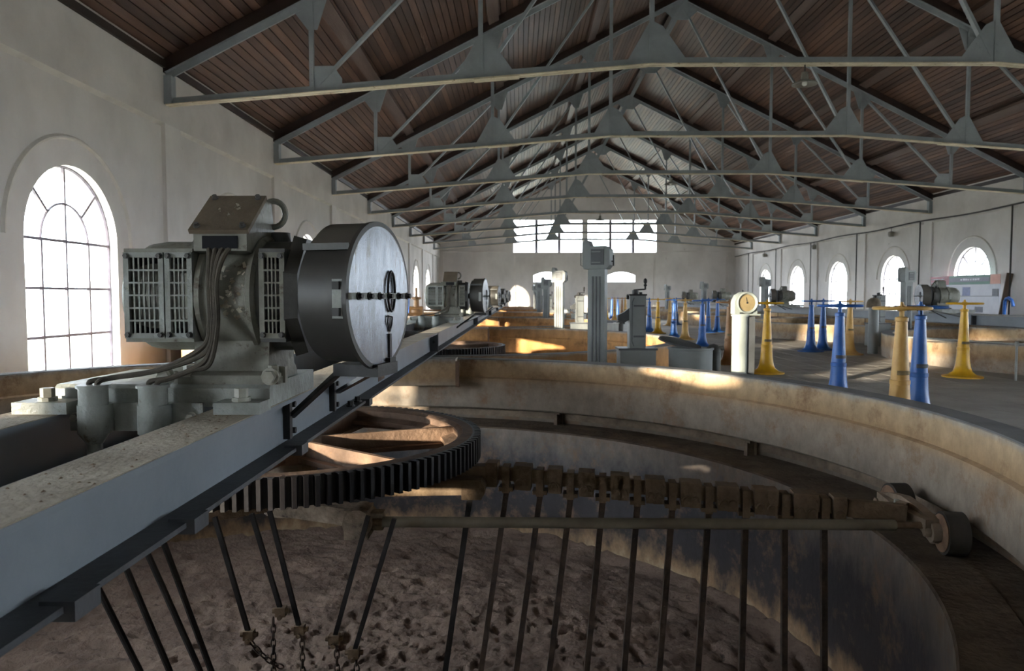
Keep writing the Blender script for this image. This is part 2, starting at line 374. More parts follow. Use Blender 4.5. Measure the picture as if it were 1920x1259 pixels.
WHW, WLO, WSP, WRI = 1.03, 0.10, 1.93, 1.0
def side_wall(name, X, sgn):
    ops = [Arch(c, WHW, WLO, WSP, WRI) for c in WINY if c - 1.3 > YB]
    w = MB(); ztop = roof_z(XL) + .1
    pierced(w, [YB, YF], -0.02, lambda u: ztop, ops, lambda u, z, d: (X + sgn * d, u, z), 0.0, 0.42)
    wall = w.build(name, 'plaster', smooth=30); tag(wall, kind='structure')
    for t in TR:                                            # pilasters and the thicker band above the panels
        MB().box(min(X, X - sgn * .07), max(X, X - sgn * .07), t - .06, t + .50, 0, 4.07).build('pilaster', 'plaster', wall)
    MB().box(min(X, X - sgn * .07), max(X, X - sgn * .07), YB, YF, 4.07, ztop).build('upper_band', 'plaster_band', wall)
    ys = sorted(TR)
    sm = MB().prism([(0, 0), (0.07, 0), (0.0, -.05)], lambda a, b: (X - sgn * a, 0, b), lambda a, b: (X - sgn * a, BAY - .56, b)).mesh('panel_moulding')
    sm.materials.append(MATS['moulding'])
    for t in ys: link('panel_moulding', sm, wall, (0, t + .50, 4.07))
    am = MB()
    prof = []
    for i in range(41):
        a = PI * i / 40
        ro, ri_, k = (1.43, 1.40), (1.36, 1.33), .035
        prof.append([(0, -ro[0] * math.cos(a), ro[1] * math.sin(a)), (k, -(ro[0] - .03) * math.cos(a), (ro[1] - .03) * math.sin(a)), (k, -(ri_[0] + .02) * math.cos(a), (ri_[1] + .02) * math.sin(a)), (0, -ri_[0] * math.cos(a), ri_[1] * math.sin(a))])
    vs = [(X - sgn * p[0], p[1], p[2]) for r in prof for p in r]; fs = []
    for i in range(40):
        for j in range(3): fs.append((i * 4 + j, i * 4 + j + 1, i * 4 + j + 5, i * 4 + j + 4))
    am.add(vs, fs); ame = am.mesh('arch_moulding'); ame.materials.append(MATS['moulding'])
    for c in WINY:
        if c - 1.7 > YB: link('arch_moulding', ame, wall, (0, c, WSP))
    return wall
wall_left = side_wall('wall_left', XL, -1)
wall_right = side_wall('wall_right', XR, 1)

# far gabled wall
def px_u(px): return (px - 973.5) / F_PX * YF
def px_z(py): return CAMZ + (555.5 - py) / F_PX * YF
uw0, uw1, zw0, zw1 = px_u(963), px_u(1229), px_z(474), px_z(414)
MID = (uw0 + uw1) / 2
seg_l = Seg(px_u(1026), 1.02, px_z(530), px_z(517), .26); seg_r = Seg(px_u(1164.5), 1.02, px_z(530), px_z(517), .26)
strip_l = Rect(uw0, MID - .2, zw0, zw1); strip_r = Rect(MID + .2, uw1, zw0, zw1)
w = MB(); pierced(w, [XL - .42, XL, XC, XR, XR + .42], -.02, lambda u: roof_z(u) + .15, [strip_l, strip_r, seg_l, seg_r], lambda u, z, d: (u, YF + d, z), 0, .42)
wall_far = tag(w.build('wall_far', 'plaster'), kind='structure')
for x in (px_u(823) + .3, px_u(965), px_u(1226), px_u(1368) - .3):
    MB().box(x - .06, x + .06, YF - .05, YF, 0, zw0 - .2).build('pilaster', 'plaster_band', wall_far)
for (a, b) in ((XL + .1, uw0 - .4), (uw1 + .4, XR - .1)):
    MB().box(a, b, YF - .08, YF, zw0 + .02, zw0 + .1).build('ledge', 'plaster_band', wall_far)
w = MB(); pierced(w, [XL - .42, XC, XR + .42], -.02, lambda u: roof_z(u) + .15, [], lambda u, z, d: (u, YB - d, z), 0, .3)
tag(w.build('wall_back', 'plaster'), kind='structure')

# windows ------------------------------------------------------------------
WN = [0]
def arch_pt(a, k=1.0): return (-WHW * k * math.cos(a), WSP + WRI * k * math.sin(a))
zr = [WLO, 0.67, 1.30, WSP]
pane_meshes = []
def pane(poly):
    m = MB().prism(poly, lambda u, z: (-.002, u, z), lambda u, z: (.002, u, z)).mesh('pane', 0); m.materials.append(MATS['glass']); pane_meshes.append(m)
for i in range(4):
    u0 = -WHW + WHW / 2 * i
    for j in range(3): pane([(u0, zr[j]), (u0 + WHW / 2, zr[j]), (u0 + WHW / 2, zr[j + 1]), (u0, zr[j + 1])])
N_ = 8
for h in range(2):
    pane([(0, WSP)] + [arch_pt(PI / 2 * (h + i / N_), .5) for i in range(N_ + 1)])
for h in range(4):
    a = [PI / 4 * (h + i / N_) for i in range(N_ + 1)]
    pane([arch_pt(t) for t in a] + [arch_pt(t, .5) for t in reversed(a)])
gb = MB(); BW = .036
for u in (-WHW / 2, 0, WHW / 2): gb.box(-BW / 2, BW / 2, u - BW / 2, u + BW / 2, WLO, WSP + (WRI if u == 0 else 0))
for z in zr[1:]: gb.box(-BW / 2, BW / 2, -WHW, WHW, z - BW / 2, z + BW / 2)
gb.tube([(0, *arch_pt(PI * i / 24, .5)) for i in range(25)], BW / 2, 6)
for a in (PI / 4, 3 * PI / 4): gb.bar((0, *arch_pt(a, .5)), (0, *arch_pt(a)), BW, BW)
gb_me = gb.mesh('glazing_bars'); gb_me.materials.append(MATS['window_bar'])
fr = MB(); loop = [(-WHW, WLO)] + [arch_pt(PI * i / 32) for i in range(33)] + [(WHW, WLO)]
fr.tube([(0, u, z) for u, z in loop], .03, 6); fr.box(-.03, .03, -WHW, WHW, WLO - .01, WLO + .04)
fr_me = fr.mesh('window_frame'); fr_me.materials.append(MATS['window_bar'])
PORTALS = []
def add_window(X, sgn, c):
    WN[0] += 1
    o = struct('window_%d' % WN[0], None, (X + sgn * .14, c, 0))
    link('glazing_bars', gb_me, o); link('window_frame', fr_me, o)
    for m in pane_meshes: link('pane', m, o)
    PORTALS.append(((X + sgn * .30, c, (WLO + WSP + WRI) / 2), (0, -sgn * PI / 2, 0), 2 * WHW, WSP + WRI - WLO))
for c in WINY:
    if c - 1.3 > YB: add_window(XL, -1, c)
for c in WINY:
    if c - 1.3 > YB: add_window(XR, 1, c)
def flat_window(rects, bars):
    WN[0] += 1; o = struct('window_%d' % WN[0])
    for b in bars: MB().box(*b).build('glazing_bars', 'window_bar', o)
    for poly in rects:
        m = MB().prism(poly, lambda u, z: (u, YF + .198, z), lambda u, z: (u, YF + .202, z)); m.build('pane', 'glass', o, smooth=0)
for st in (strip_l, strip_r):
    n = 3; wd = (st.u1 - st.u0) / n
    flat_window([[(st.u0 + wd * i, zw0), (st.u0 + wd * (i + 1), zw0), (st.u0 + wd * (i + 1), zw1), (st.u0 + wd * i, zw1)] for i in range(n)],
                [(st.u0 + wd * i - .11, st.u0 + wd * i + .11, YF + .15, YF + .25, zw0, zw1) for i in range(1, n)])
    PORTALS.append((((st.u0 + st.u1) / 2, YF + .3, (zw0 + zw1) / 2), (-PI / 2, 0, 0), st.u1 - st.u0, zw1 - zw0))
for sg in (seg_l, seg_r):
    us = [sg.u0 + (sg.u1 - sg.u0) * i / 12 for i in range(13)]
    flat_window([[(sg.u0, sg.l), (sg.u1, sg.l)] + [(u, sg.hi(u)) for u in reversed(us)]], [(sg.u0, sg.u1, YF + .19, YF + .21, sg.l, sg.l + .04)])
    PORTALS.append(((sg.c, YF + .3, sg.l + .38), (-PI / 2, 0, 0), 2.04, .78))
for i, (loc, rot, sx, sy) in enumerate(PORTALS):              # sampling portals of the sky in each window opening
    d = bpy.data.lights.new('window_portal', 'AREA'); d.shape = 'RECTANGLE'
    d.size, d.size_y = (sy, sx) if abs(rot[1]) > .1 else (sx, sy)
    d.cycles.is_portal = True
    o = bpy.data.objects.new('window_portal', d); COL.objects.link(o); o.location = loc; o.rotation_euler = rot

# outdoor ground and hall floor
g = MB().box(-120, 130, -80, 180, -2.2, -2.0).build('ground', 'outside_ground'); tag(g, kind='structure')
fl = MB()
ops = [Circ(y, TX, 4.22) for y in LEFT_T] + [Circ(y, RX, 4.22) for y in RIGHT_T]
pierced(fl, [YB, YF], XL - .4, lambda u: XR + .4, ops, lambda u, v, d: (v, u, d), 0, -.12, reveal=False, back=False)
for i in range(len(ops)): pass
# the opening function works bottom-up in X, so u = Y and v = X
floor = tag(fl.build('floor', 'floor_stone', smooth=0), kind='structure')
slab = MB().prism([(-.245, -.245), (.245, -.245), (.245, .245), (-.245, .245)], lambda x, y: (x, y, 0), lambda x, y: (x * .985, y * .985, .006)).mesh('floor_slab', 0); slab.materials.append(MATS['slab_stone'])
cnt = 0
for j in range(40):
    for i in range(8):
        x = 3.3 + .5 * i; y = 4.4 + .5 * j
        if all(math.hypot(x - RX, y - c) > 4.6 for c in RIGHT_T) and cnt < 290 and all(math.hypot(x - TX, y - c) > 4.6 for c in LEFT_T):
            link('floor_slab', slab, floor, (x, y, 0)); cnt += 1

# ------------------------------------------------------------------ roof
cs, sn = math.cos(SANG), math.sin(SANG)
ceiling = MB()
zw = roof_z(XL - .6); xe = XL - .6; xe2 = XR + .6
zr2 = roof_z(xe2)
ceiling.prism([(xe, zw + .06), (XC, roof_z(XC) + .06), (xe2, zr2 + .06), (xe2, zr2 + .2), (XC, roof_z(XC) + .2), (xe, zw + .2)], lambda x, z: (x, YB - .4, z), lambda x, z: (x, YF + .4, z))
ceiling = tag(ceiling.build('ceiling', 'dark_timber', smooth=0), kind='structure')
PWID = .152; NP = int(HALF / cs / PWID)
pm = MB().box(-PWID / 2 + .008, PWID / 2 - .008, YB, YF, 0, .03).mesh('ceiling_plank', 0); pm.materials.append(MATS['plank'])
for sgn in (-1, 1):
    for i in range(NP):
        sdist = (i + .5) * PWID
        o = link('ceiling_plank', pm, ceiling, (XC + sgn * sdist * cs, 0, roof_z(XC) - sdist * sn + .004))
        o.rotation_euler = (0, sgn * SANG, 0)
for t in TR:                                                   # timber rafters on the steel trusses
    for sgn in (-1, 1):
        MB().bar((XC, t, rafter_z(0) + .19), (XC + sgn * (HALF - .02), t, rafter_z(HALF) + .19), .18, .19).build('timber_rafter', 'dark_timber', ceiling)
for u in (2.82, 5.64, 8.44):
    for sgn in (-1, 1):
        x = XC + sgn * u; pu = MB().box(-.13, .13, YB, YF, -.10, 0).build('purlin', 'purlin_timber', ceiling, (x, 0, roof_z(x) - .005)); pu.rotation_euler = (0, sgn * SANG, 0)
MB().box(XC - .1, XC + .1, YB, YF, roof_z(XC) - .2, roof_z(XC) - .03).build('ridge_beam', 'dark_timber', ceiling)
for X, s in ((XL, 1), (XR, -1)):
    MB().box(min(X, X + s * .12), max(X, X + s * .12), YB, YF, roof_z(XL) - .12, roof_z(XL)).build('wall_plate', 'dark_timber', ceiling)

# steel trusses (local: x from the hall centre, y along the hall, z from the floor)
def make_truss():
    t = thing('roof_truss', '', 'roof truss', (XC, 0, 0))
    e = HALF - .09
    for s in (-1, 1):
        m = MB(); m.bar((0, 0, rafter_z(0) + .08), (s * e, 0, rafter_z(e) + .08), .17, .02); m.bar((0, 0, rafter_z(0) + .02), (s * e, 0, rafter_z(e) + .02), .035, .12)
        m.build('top_chord', 'truss_steel', t)
        m = MB().box(s * (HALF - .20), s * (HALF - .07), -.08, .08, chord_z(e), rafter_z(e) + .02); m.build('end_post', 'truss_steel', t)
    pts = [(-e, chord_z(e)), (-2.82, 5.02), (2.82, 5.02), (e, chord_z(e))]
    m = MB(); fl_ = MB()
    for (a, za), (b, zb_) in zip(pts, pts[1:]):
        m.bar((a, 0, za + .055), (b, 0, zb_ + .055), .03, .11)
        fl_.bar((a, -.052, za - .008), (b, -.052, zb_ - .008), .075, .016); fl_.bar((a, .052, za - .008), (b, .052, zb_ - .008), .075, .016)
    b_ = m.build('bottom_chord', 'truss_steel', t); fl_.build('chord_flange', 'truss_underlit', b_)  # flange colour carries the light that comes up from below
    for s_ in (-1, 1): MB().bar((s_ * 5.0, 0, chord_z(5.0) - .024), (s_ * 5.75, 0, chord_z(5.75) - .024), .2, .016).build('splice_plate', 'truss_underlit', b_)
    us = [2.82, 5.64, 8.44]
    for s in (-1, 1):
        for k, u in enumerate(us):
            MB().bar((s * u, 0, chord_z(u)), (s * u, 0, rafter_z(u) + .05), .075, .06, (0, 1, 0)).build('vertical_post', 'truss_steel', t)
            un = us[k - 1] if k else 0.0
            zt_ = rafter_z(un) - .02
            MB().bar((s * (u - .05), .03, chord_z(u) + .08), (s * un, .03, zt_), .05, .09, (0, 1, 0)).build('diagonal', 'truss_steel', t)
            gm = MB(); zc = chord_z(u) + .02
            poly = [(u + .03, zc), (u - .5, zc), (u - .5, zc + .22), (u - .36, zc + .42), (u + .03, zc + .42)] if k == 2 else [(u + .42, zc), (u - .62, zc), (u - .18, zc + .6), (u + .02, zc + .7)]
            gm.prism([(s * a, b) for a, b in poly], lambda a, b: (a, -.008, b), lambda a, b: (a, .008, b))
            for i in range(5):
                f = i / 5; x_ = u - .08 - .3 * f; z_ = zc + .06 + .3 * f
                gm.cyl((s * x_, -.02, z_), (s * x_, -.006, z_), .014, n=6); gm.cyl((s * (u), -.04, zc + .06 + .11 * i), (s * u, -.03, zc + .06 + .11 * i), .012, n=6)
            gm.build('gusset_plate', 'truss_steel', t, smooth=0)
            gm = MB(); zt2 = rafter_z(u) + .06; d_ = .3
            gm.prism([(s * (u - d_), rafter_z(u - d_) + .02), (s * (u + d_), rafter_z(u + d_) + .02), (s * (u + .06), zt2 - .5), (s * (u - .1), zt2 - .5)], lambda a, b: (a, -.008, b), lambda a, b: (a, .008, b))
            for q in (-.2, -.07, .07, .2): gm.cyl((s * (u + q), -.02, rafter_z(u + q) - .03), (s * (u + q), -.006, rafter_z(u + q) - .03), .015, n=6)
            gm.build('gusset_plate', 'truss_steel', t, smooth=0)
    za = rafter_z(0)
    MB().prism([(-.55, za - .25), (0, za + .05), (.55, za - .25), (.2, za - .55), (-.2, za - .55)], lambda a, b: (a, -.008, b), lambda a, b: (a, .008, b)).build('gusset_plate', 'truss_steel', t, smooth=0)
    return t
truss = make_truss()
for i, y in enumerate(TR):
    lb = 'riveted grey steel roof truss under the plank ceiling, %s from the %s' % (ORD[len(TR) - i], END)
    if i == 0: truss.location = (XC, y, 0); truss['label'] = lb
    else: dup(truss, (XC, y, 0), label=lb)
for o in bpy.data.objects:
    if o.name.startswith('roof_truss'): o['group'] = 'roof trusses across the hall'

# ------------------------------------------------------------------ tanks
def make_tank(matname):
    t = thing('settling_tank', '', 'tank', (TX, TY0, 0))
    MB().lathe([(R_OUT, -.3), (R_OUT, Z_RIM - .012), (R_OUT - .012, Z_RIM - .004), (R_IN + .012, Z_RIM - .004), (R_IN, Z_RIM - .014), (R_IN, .24), (R_IN - .03, .225), (R_IN - .03, -.12), (R_IN - .015, -.135), (R_IN + .12, -.135), (R_IN + .12, -.3)], 144).build('parapet', matname, t, smooth=40)
    MB().lathe([(R_OUT - .006, Z_RIM - .01), (R_OUT - .014, Z_RIM), (R_IN + .012, Z_RIM), (R_IN + .004, Z_RIM - .008)], 144).build('parapet_cap', 'cap_cement', t, smooth=40)
    MB().lathe([(R_LOW, Z_SHELF - .02), (R_LOW + .01, Z_SHELF), (R_LOW + .3, Z_SHELF + .004), (R_LOW + .31, Z_SHELF - .006), (R_IN + .13, Z_SHELF)], 144).build('wheel_ledge', 'shelf_dirt', t)
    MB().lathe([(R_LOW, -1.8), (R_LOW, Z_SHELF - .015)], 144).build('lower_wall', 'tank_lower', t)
    MB().lathe([(0.0, -1.7), (R_LOW + .02, -1.7)], 72).build('tank_bottom', 'shelf_dirt', t)
    pm_ = MB(); pm_.box(-.02, .02, -.05, .05, Z_SHELF, -.135); pm_.box(-.05, .05, -.055, -.04, Z_SHELF, -.135); pm_.box(-.05, .05, -.05, .05, -.155, -.135)
    me = pm_.mesh('ledge_post', 0); me.materials.append(MATS['bracket_tan'])
    for k in range(11):
        a = math.radians(-3 + 33 * k); r = R_IN + .02
        o = link('ledge_post', me, t, (r * math.cos(a), r * math.sin(a), 0), a + PI / 2)
    rl = MB().lathe([(R_IN + .09, -.235), (R_IN + .09, -.16), (R_IN + .115, -.16), (R_IN + .115, -.235)], 144, close=True); rl.build('ledge_rail', 'bracket_tan', t)
    for s in (1,):                                             # concrete pads that carry the bridge
        y0, y1 = sorted((s * 3.78, s * 4.10))
        MB().prism([(y0, .16), (y1, .16), (y1, .47), (y0, .47)], lambda y, z: (-.78, y, z), lambda y, z: (.70, y, z)).build('bearing_pad', matname, t)
        MB().box(.70, .74, s * 3.80 - .03, s * 3.80 + .03, .14, .44).build('pad_angle', 'gear_rust', t)
    return t
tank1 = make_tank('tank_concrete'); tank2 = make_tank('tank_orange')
tank2.location = (TX, LEFT_T[1], 0)
def side(right): return 'on' if right else 'across from'
def tank_label(n, right): return 'round concrete tank %s the banner side, %s from the %s' % (side(right), ORD[n], END)
tank1['label'] = tank_label(6, 0); tank2['label'] = tank_label(5, 0)
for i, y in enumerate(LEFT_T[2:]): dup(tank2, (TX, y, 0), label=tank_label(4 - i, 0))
for i, y in enumerate(RIGHT_T): dup(tank1, (RX, y, 0), label=tank_label(5 - i, 1))
for o in bpy.data.objects:
    if o.name.startswith('settling_tank'): o['group'] = 'round tanks in two rows'

# dry sediment in the open tank
sd = MB(); NR, NA = 130, 380
def sed_h(x, y):
    p = Vector((x, y, 0))
    h = .05 * noise.noise(p * .9) + .022 * noise.noise(p * 4.2) + .012 * noise.noise(p * 11) + .008 * noise.noise(p * 24)
    c = noise.noise(p * 8.5 + Vector((9, 3, 0)))
    if c > .22: h -= .032 * min(1, (c - .22) / .2)
    c2 = noise.noise(p * 16 + Vector((2, 7, 0)))
    if c2 > .25: h -= .022 * min(1, (c2 - .25) / .2)
    return Z_SED + h
vs = [(0, 0, sed_h(TX, TY0))]; fs = []
for i in range(1, NR + 1):
    r = (R_LOW - .004) * i / NR
    for j in range(NA):
        a = 2 * PI * j / NA; x, y = r * math.cos(a), r * math.sin(a); z = sed_h(TX + x, TY0 + y)
        if i > NR - 5: z += .05 * (i - NR + 5) / 5
        vs.append((x, y, z))
for j in range(NA): fs.append((0, 1 + j, 1 + (j + 1) % NA))
for i in range(NR - 1):
    for j in range(NA):
        a = 1 + i * NA + j; b = 1 + i * NA + (j + 1) % NA; fs.append((a, a + NA, b + NA, b))
o = MB().add(vs, fs).build('sediment', 'sediment', None, (TX, TY0, 0), smooth=180)
tag(o, 'dry pitted brown sediment on the bottom of the open tank', 'sediment', None, 'stuff')

# ------------------------------------------------------------------ bridges (pairs of I beams)
BX, BZ0, BZ1, FW, BL = 0.375, 0.50, 0.75, .22, PITCHY / 2 - .012
def make_bridge():
    b = thing('tank_bridge', '', 'bridge', (TX - .05, TY0, BZ0))
    H = BZ1 - BZ0
    for s in (-1, 1):
        x = s * BX
        bm_ = MB().box(x - .012, x + .012, -BL, BL, .015, H - .018).build('beam_web', 'beam_paint', b)
        top = MB().box(x - FW / 2, x + FW / 2, -BL, BL, H - .02, H - .003).build('top_flange', 'beam_paint', b)
        MB().box(x - FW / 2 + .003, x + FW / 2 - .003, -BL, BL, H - .003, H).build('dust_layer', 'beam_dust', top)
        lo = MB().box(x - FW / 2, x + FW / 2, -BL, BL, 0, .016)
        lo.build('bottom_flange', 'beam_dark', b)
        for e in (-1, 1):
            y = e * (BL - .006)
            ep = MB().box(x - FW / 2 - .004, x + FW / 2 + .004, y - .006, y + .006, .001, H - .004).build('end_plate', 'beam_dark', b)
            for q in (-.07, .07): MB().hexbolt((x + q * .9, y - e * .006, .10 + .5 * abs(q)), (0, -e, 0), .014, .025).build('bolt', 'black_steel', ep)
    for e in (-1, 0, 1):
        MB().box(-BX + .012, BX - .012, e * 2.9 - .04, e * 2.9 + .04, .03, .20).build('cross_tie', 'beam_dark', b)
    return b
bridge = make_bridge()
def bridge_label(n, right): return 'grey beam bridge over tanks %s the banner side, %s from the %s' % (side(right), ORD[n], END)
bridge['label'] = bridge_label(6, 0)
# extras only on the bridge in the foreground: stiffener bars, rust patch, flange clips and bolts
rx = BX + .014
WEBX = TX - .05 + BX
for (px0, py0, py1) in ((540, 767, 853), (624.5, 732, 800)):
    p0 = at(px0, py0, X=WEBX + .03); yy = p0.y - TY0
    sb = MB().box(rx - .002, rx + .03, yy - .02, yy + .02, .03, .215).build('strut_bar', 'black_steel', bridge)
    for z in (.06, .185): MB().hexbolt((rx - .002, yy + .06, z), (1, 0, 0), .016, .036).build('bolt', 'black_steel', sb)
yy = at(712, 720, X=WEBX).y - TY0
MB().box(rx - .002, rx + .001, yy - .13, yy + .13, .03, .225).build('rust_patch', 'gear_rust', bridge)
yy2 = at(715, 757, z=BZ0 + .02).y - TY0
for d in (-.1, .1): MB().hexbolt((BX + .07, yy2 + d, .016), (0, 0, 1), .02, .035).build('bolt', 'black_steel', bridge)
for yy in (-3.1, -2.5, -1.4, .1):
    MB().box(BX + .055, BX + FW / 2 + .025, yy - .05, yy + .05, -.02, .026).build('flange_clip', 'beam_dark', bridge)
for i, y in enumerate(LEFT_T[1:]): dup(bridge, (TX - .05, y, BZ0), label=bridge_label(5 - i, 0), skip=('strut_bar', 'rust_patch', 'flange_clip', 'bolt'))
for i, y in enumerate(RIGHT_T): dup(bridge, (RX - .05, y, BZ0), label=bridge_label(5 - i, 1), skip=('strut_bar', 'rust_patch', 'flange_clip', 'bolt'))
for o in bpy.data.objects:
    if o.name.startswith('tank_bridge'): o['group'] = 'beam bridges over the tanks'

# ------------------------------------------------------------------ drive motor: local origin on the beam tops, x along shaft
MX, MY = TX - .05, 3.10
def make_motor():
    t = thing('drive_motor', '', 'motor', (MX, MY, BZ1))
    AZ = .45                                                  # shaft height above the beams
    def X(v): return v - MX
    bp = MB().prism([(-.22, .012), (.40, .012), (.40, .10), (-.20, .10), (-.22, .085)], lambda y, z: (X(-1.84), y, z), lambda y, z: (X(-.985), y, z)).build('base_plate', 'motor_pale', t)
    for x0, x1 in ((X(-1.93), X(-1.72)), (X(-1.16), X(-.985))):
        lg = MB().box(x0, x1, -.34, -.21, 0, .045).build('plate_lug', 'motor_pale', t)
        MB().hexbolt(((x0 + x1) / 2, -.285, .045), (0, 0, 1), .026, .05).build('bolt', 'bolt_pale', lg)
    # stator frame
    xs0, xs1 = X(-1.275), X(-1.035)
    MB().lathe([(.0, xs0), (.235, xs0), (.252, xs0 + .012), (.252, xs0 + .03), (.238, xs0 + .036), (.238, xs1 - .036), (.252, xs1 - .03), (.252, xs1 - .012), (.235, xs1), (.0, xs1)], 40, (0, 0, AZ), axis='x').build('stator_frame', 'motor_grey', t)
    ft = MB().prism([(-.205, .10), (.205, .10), (.205, .135), (.17, .15), (.15, .30), (-.15, .30), (-.17, .15), (-.205, .135)], lambda y, z: (xs0 - .03, y, z), lambda y, z: (xs1 + .03, y, z)).build('foot', 'motor_grey', t)
    for x in (xs0 - .05, xs1 + .05):
        MB().box(x - .03, x + .03, -.205, -.10, .10, .128).build('foot_lug', 'motor_grey', ft)
        MB().hexbolt((x, -.17, .128), (0, 0, 1), .022, .045).build('bolt', 'bolt_pale', ft)
    for x in (xs0 - .11, xs1 + .06):                             # horizontal tensioning bolts
        jb = MB().cyl((x, -.22, .135), (x, -.10, .135), .013, n=10); jb.box(x - .03, x + .03, -.15, -.12, .10, .165); jb.hexbolt((x, -.235, .135), (0, -1, 0), .026, .035)
        jb.build('tension_bolt', 'bolt_pale', t)
    # end bells
    xl0 = X(-1.60)
    MB().lathe([(.0, xl0 - .005), (.12, xl0), (.185, xl0 + .02), (.218, xl0 + .075), (.228, xl0 + .14), (.228, xs0), (.0, xs0)], 40, (0, 0, AZ), axis='x').build('end_bell', 'motor_grey', t)
    xr1 = X(-.865)
    MB().lathe([(.0, xs1), (.228, xs1), (.228, xr1 - .04), (.0, xr1 - .04)], 40, (0, 0, AZ), axis='x').build('end_bell', 'motor_dark', t)
    hexo = [(.265 * math.cos(a), .265 * math.sin(a)) for a in [math.radians(v) for v in (20, 68, 112, 160, 200, 248, 292, 340)]]
    MB().prism(hexo, lambda y, z: (xr1 - .05, y, z + AZ), lambda y, z: (xr1, y * .94, z * .94 + AZ)).build('end_shield', 'motor_dark', t)
    MB().prism([(y * .97, z * .99) for y, z in hexo], lambda y, z: (xs0 - .05, y * .98, z * .98 + AZ), lambda y, z: (xs0 + .005, y, z + AZ)).build('end_shield', 'motor_grey', t)
    MB().cyl((xr1, 0, AZ), (xr1 + .15, 0, AZ), .045, n=16).build('shaft', 'black_steel', t)
    # air grilles on the camera side
    def grille(x0, x1, nc, m_):
        y = -.238; z0, z1 = AZ - .165, AZ + .17; nr = 6; fw = .02
        MB().box(x0 + .009, x1 - .009, y + .05, -.12, z0 + .01, z1 - .01).build('grille_shade', 'hollow_shade', t, smooth=0)  # solid block, its dark colour is the shade behind the grille
        g_ = MB().box(x0, x0 + fw, y - .006, y + .012, z0, z1); g_.box(x1 - fw, x1, y - .006, y + .012, z0, z1); g_.box(x0, x1, y - .006, y + .012, z0, z0 + fw); g_.box(x0, x1, y - .006, y + .012, z1 - fw, z1)
        for i in range(1, nc):
            xx = x0 + fw + (x1 - x0 - 2 * fw) * i / nc; g_.box(xx - .0026, xx + .0026, y - .004, y + .004, z0, z1)
        for i in range(1, nr):
            zz = z0 + fw + (z1 - z0 - 2 * fw) * i / nr; g_.box(x0, x1, y - .005, y + .004, zz - .0035, zz + .0035)
        go = g_.build('air_grille', m_, t, smooth=0)
        # shroud behind the grille
        for sx, sz in ((x0 + .014, z0 + .014), (x1 - .014, z0 + .014), (x0 + .014, z1 - .014), (x1 - .014, z1 - .014)):
            MB().hexbolt((sx, y - .006, sz), (0, -1, 0), .009, .014).build('screw', 'motor_dark', go)
    grille(X(-1.54), X(-1.384), 6, 'motor_pale'); grille(X(-1.379), X(-1.272), 4, 'motor_pale'); grille(X(-1.012), X(-.912), 4, 'motor_grey')
    for x0, x1, m_ in ((X(-1.54), X(-1.272), 'motor_grey'), (X(-1.012), X(-.912), 'motor_dark')):
        for za_, zb_ in ((AZ + .165, AZ + .185), (AZ - .18, AZ - .16)):
            MB().box(x0, x1, -.236, -.10, za_, zb_).build('grille_housing', m_, t)
        for xx in (x0, x1 - .008): MB().box(xx, xx + .008, -.236, -.10, AZ - .17, AZ + .17).build('grille_housing', m_, t)
    # terminal box with sloping lid
    bx0, bx1 = X(-1.262), X(-1.055)
    prof = [(-.245, .625), (-.245, .695), (-.04, .845), (.05, .845), (.10, .63), (-.05, .60)]
    tb = MB().prism(prof, lambda y, z: (bx0, y, z), lambda y, z: (bx1, y, z)).build('terminal_box', 'motor_grey', t)
    n_ = Vector((0, -.15, .205)).normalized()
    lid = MB().prism([(bx0 - .012, 0), (bx1 + .012, 0), (bx1 + .012, .27), (bx0 - .012, .27)], lambda a, q: Vector((a, -.255 + q * .807, .69 + q * .59)), lambda a, q: Vector((a, -.255 + q * .807, .69 + q * .59)) + n_ * .018)
    lid = lid.build('box_lid', 'lid_brown', tb)
    for a in (bx0 + .015, bx1 - .015):
        for q in (.025, .245): MB().hexbolt(Vector((a, -.255 + q * .807, .69 + q * .59)) + n_ * .018, n_, .01, .016).build('screw', 'motor_dark', lid)
    MB().box(bx0 + .035, bx1 - .035, -.25, -.2, .634, .683).build('cable_opening', 'hollow_shade', tb, smooth=0)  # solid block coloured as the shade within the opening
    pl = MB(); rnd = random.Random(3)
    for i in range(9):
        x, z = bx0 + .05 + rnd.random() * .09, .745 + rnd.random() * .05
        y = -.255 + (z - .69) / .59 * .807; v = Vector((x, y, z)) + n_ * .02
        a, b_ = Vector((rnd.uniform(-.012, .012), rnd.uniform(-.01, .01), rnd.uniform(-.012, .012))), Vector((rnd.uniform(-.012, .012), .004, rnd.uniform(-.012, .012)))
        pl.add([v, v + a, v + a + b_, v + b_ + n_ * .008], [(0, 1, 2, 3)])
    pl.build('paint_flake', 'peeling', tb, smooth=0)
    pl = MB()
    for i in range(46):                                           # curling paint on the stator
        x = rnd.uniform(xs0 + .10, xs1 - .03); a = math.radians(rnd.uniform(-22, 30)); r = .2385
        c = Vector((x, -r * math.cos(a), AZ + r * math.sin(a))); nn = Vector((0, -math.cos(a), math.sin(a))); tt = Vector((0, math.sin(a), math.cos(a)))
        w1, w2 = rnd.uniform(.006, .02), rnd.uniform(.006, .024); th = rnd.uniform(0, 6.3); e1 = (Vector((1, 0, 0)) * math.cos(th) + tt * math.sin(th)); e2 = (tt * math.cos(th) - Vector((1, 0, 0)) * math.sin(th))
        pl.add([c, c + e1 * w1, c + e1 * w1 * .8 + e2 * w2 + nn * rnd.uniform(.004, .016), c + e2 * w2 * .9 + nn * rnd.uniform(.002, .014)], [(0, 1, 2, 3)])
    pl.build('paint_flake', 'peeling', t, smooth=0)
    MB().tube([(bx1 + .005 + .05 * math.cos(a), .06, .80 + .055 * math.sin(a)) for a in [2 * PI * i / 20 for i in range(20)]], .013, 8, True).build('lifting_eye', 'motor_grey', t)
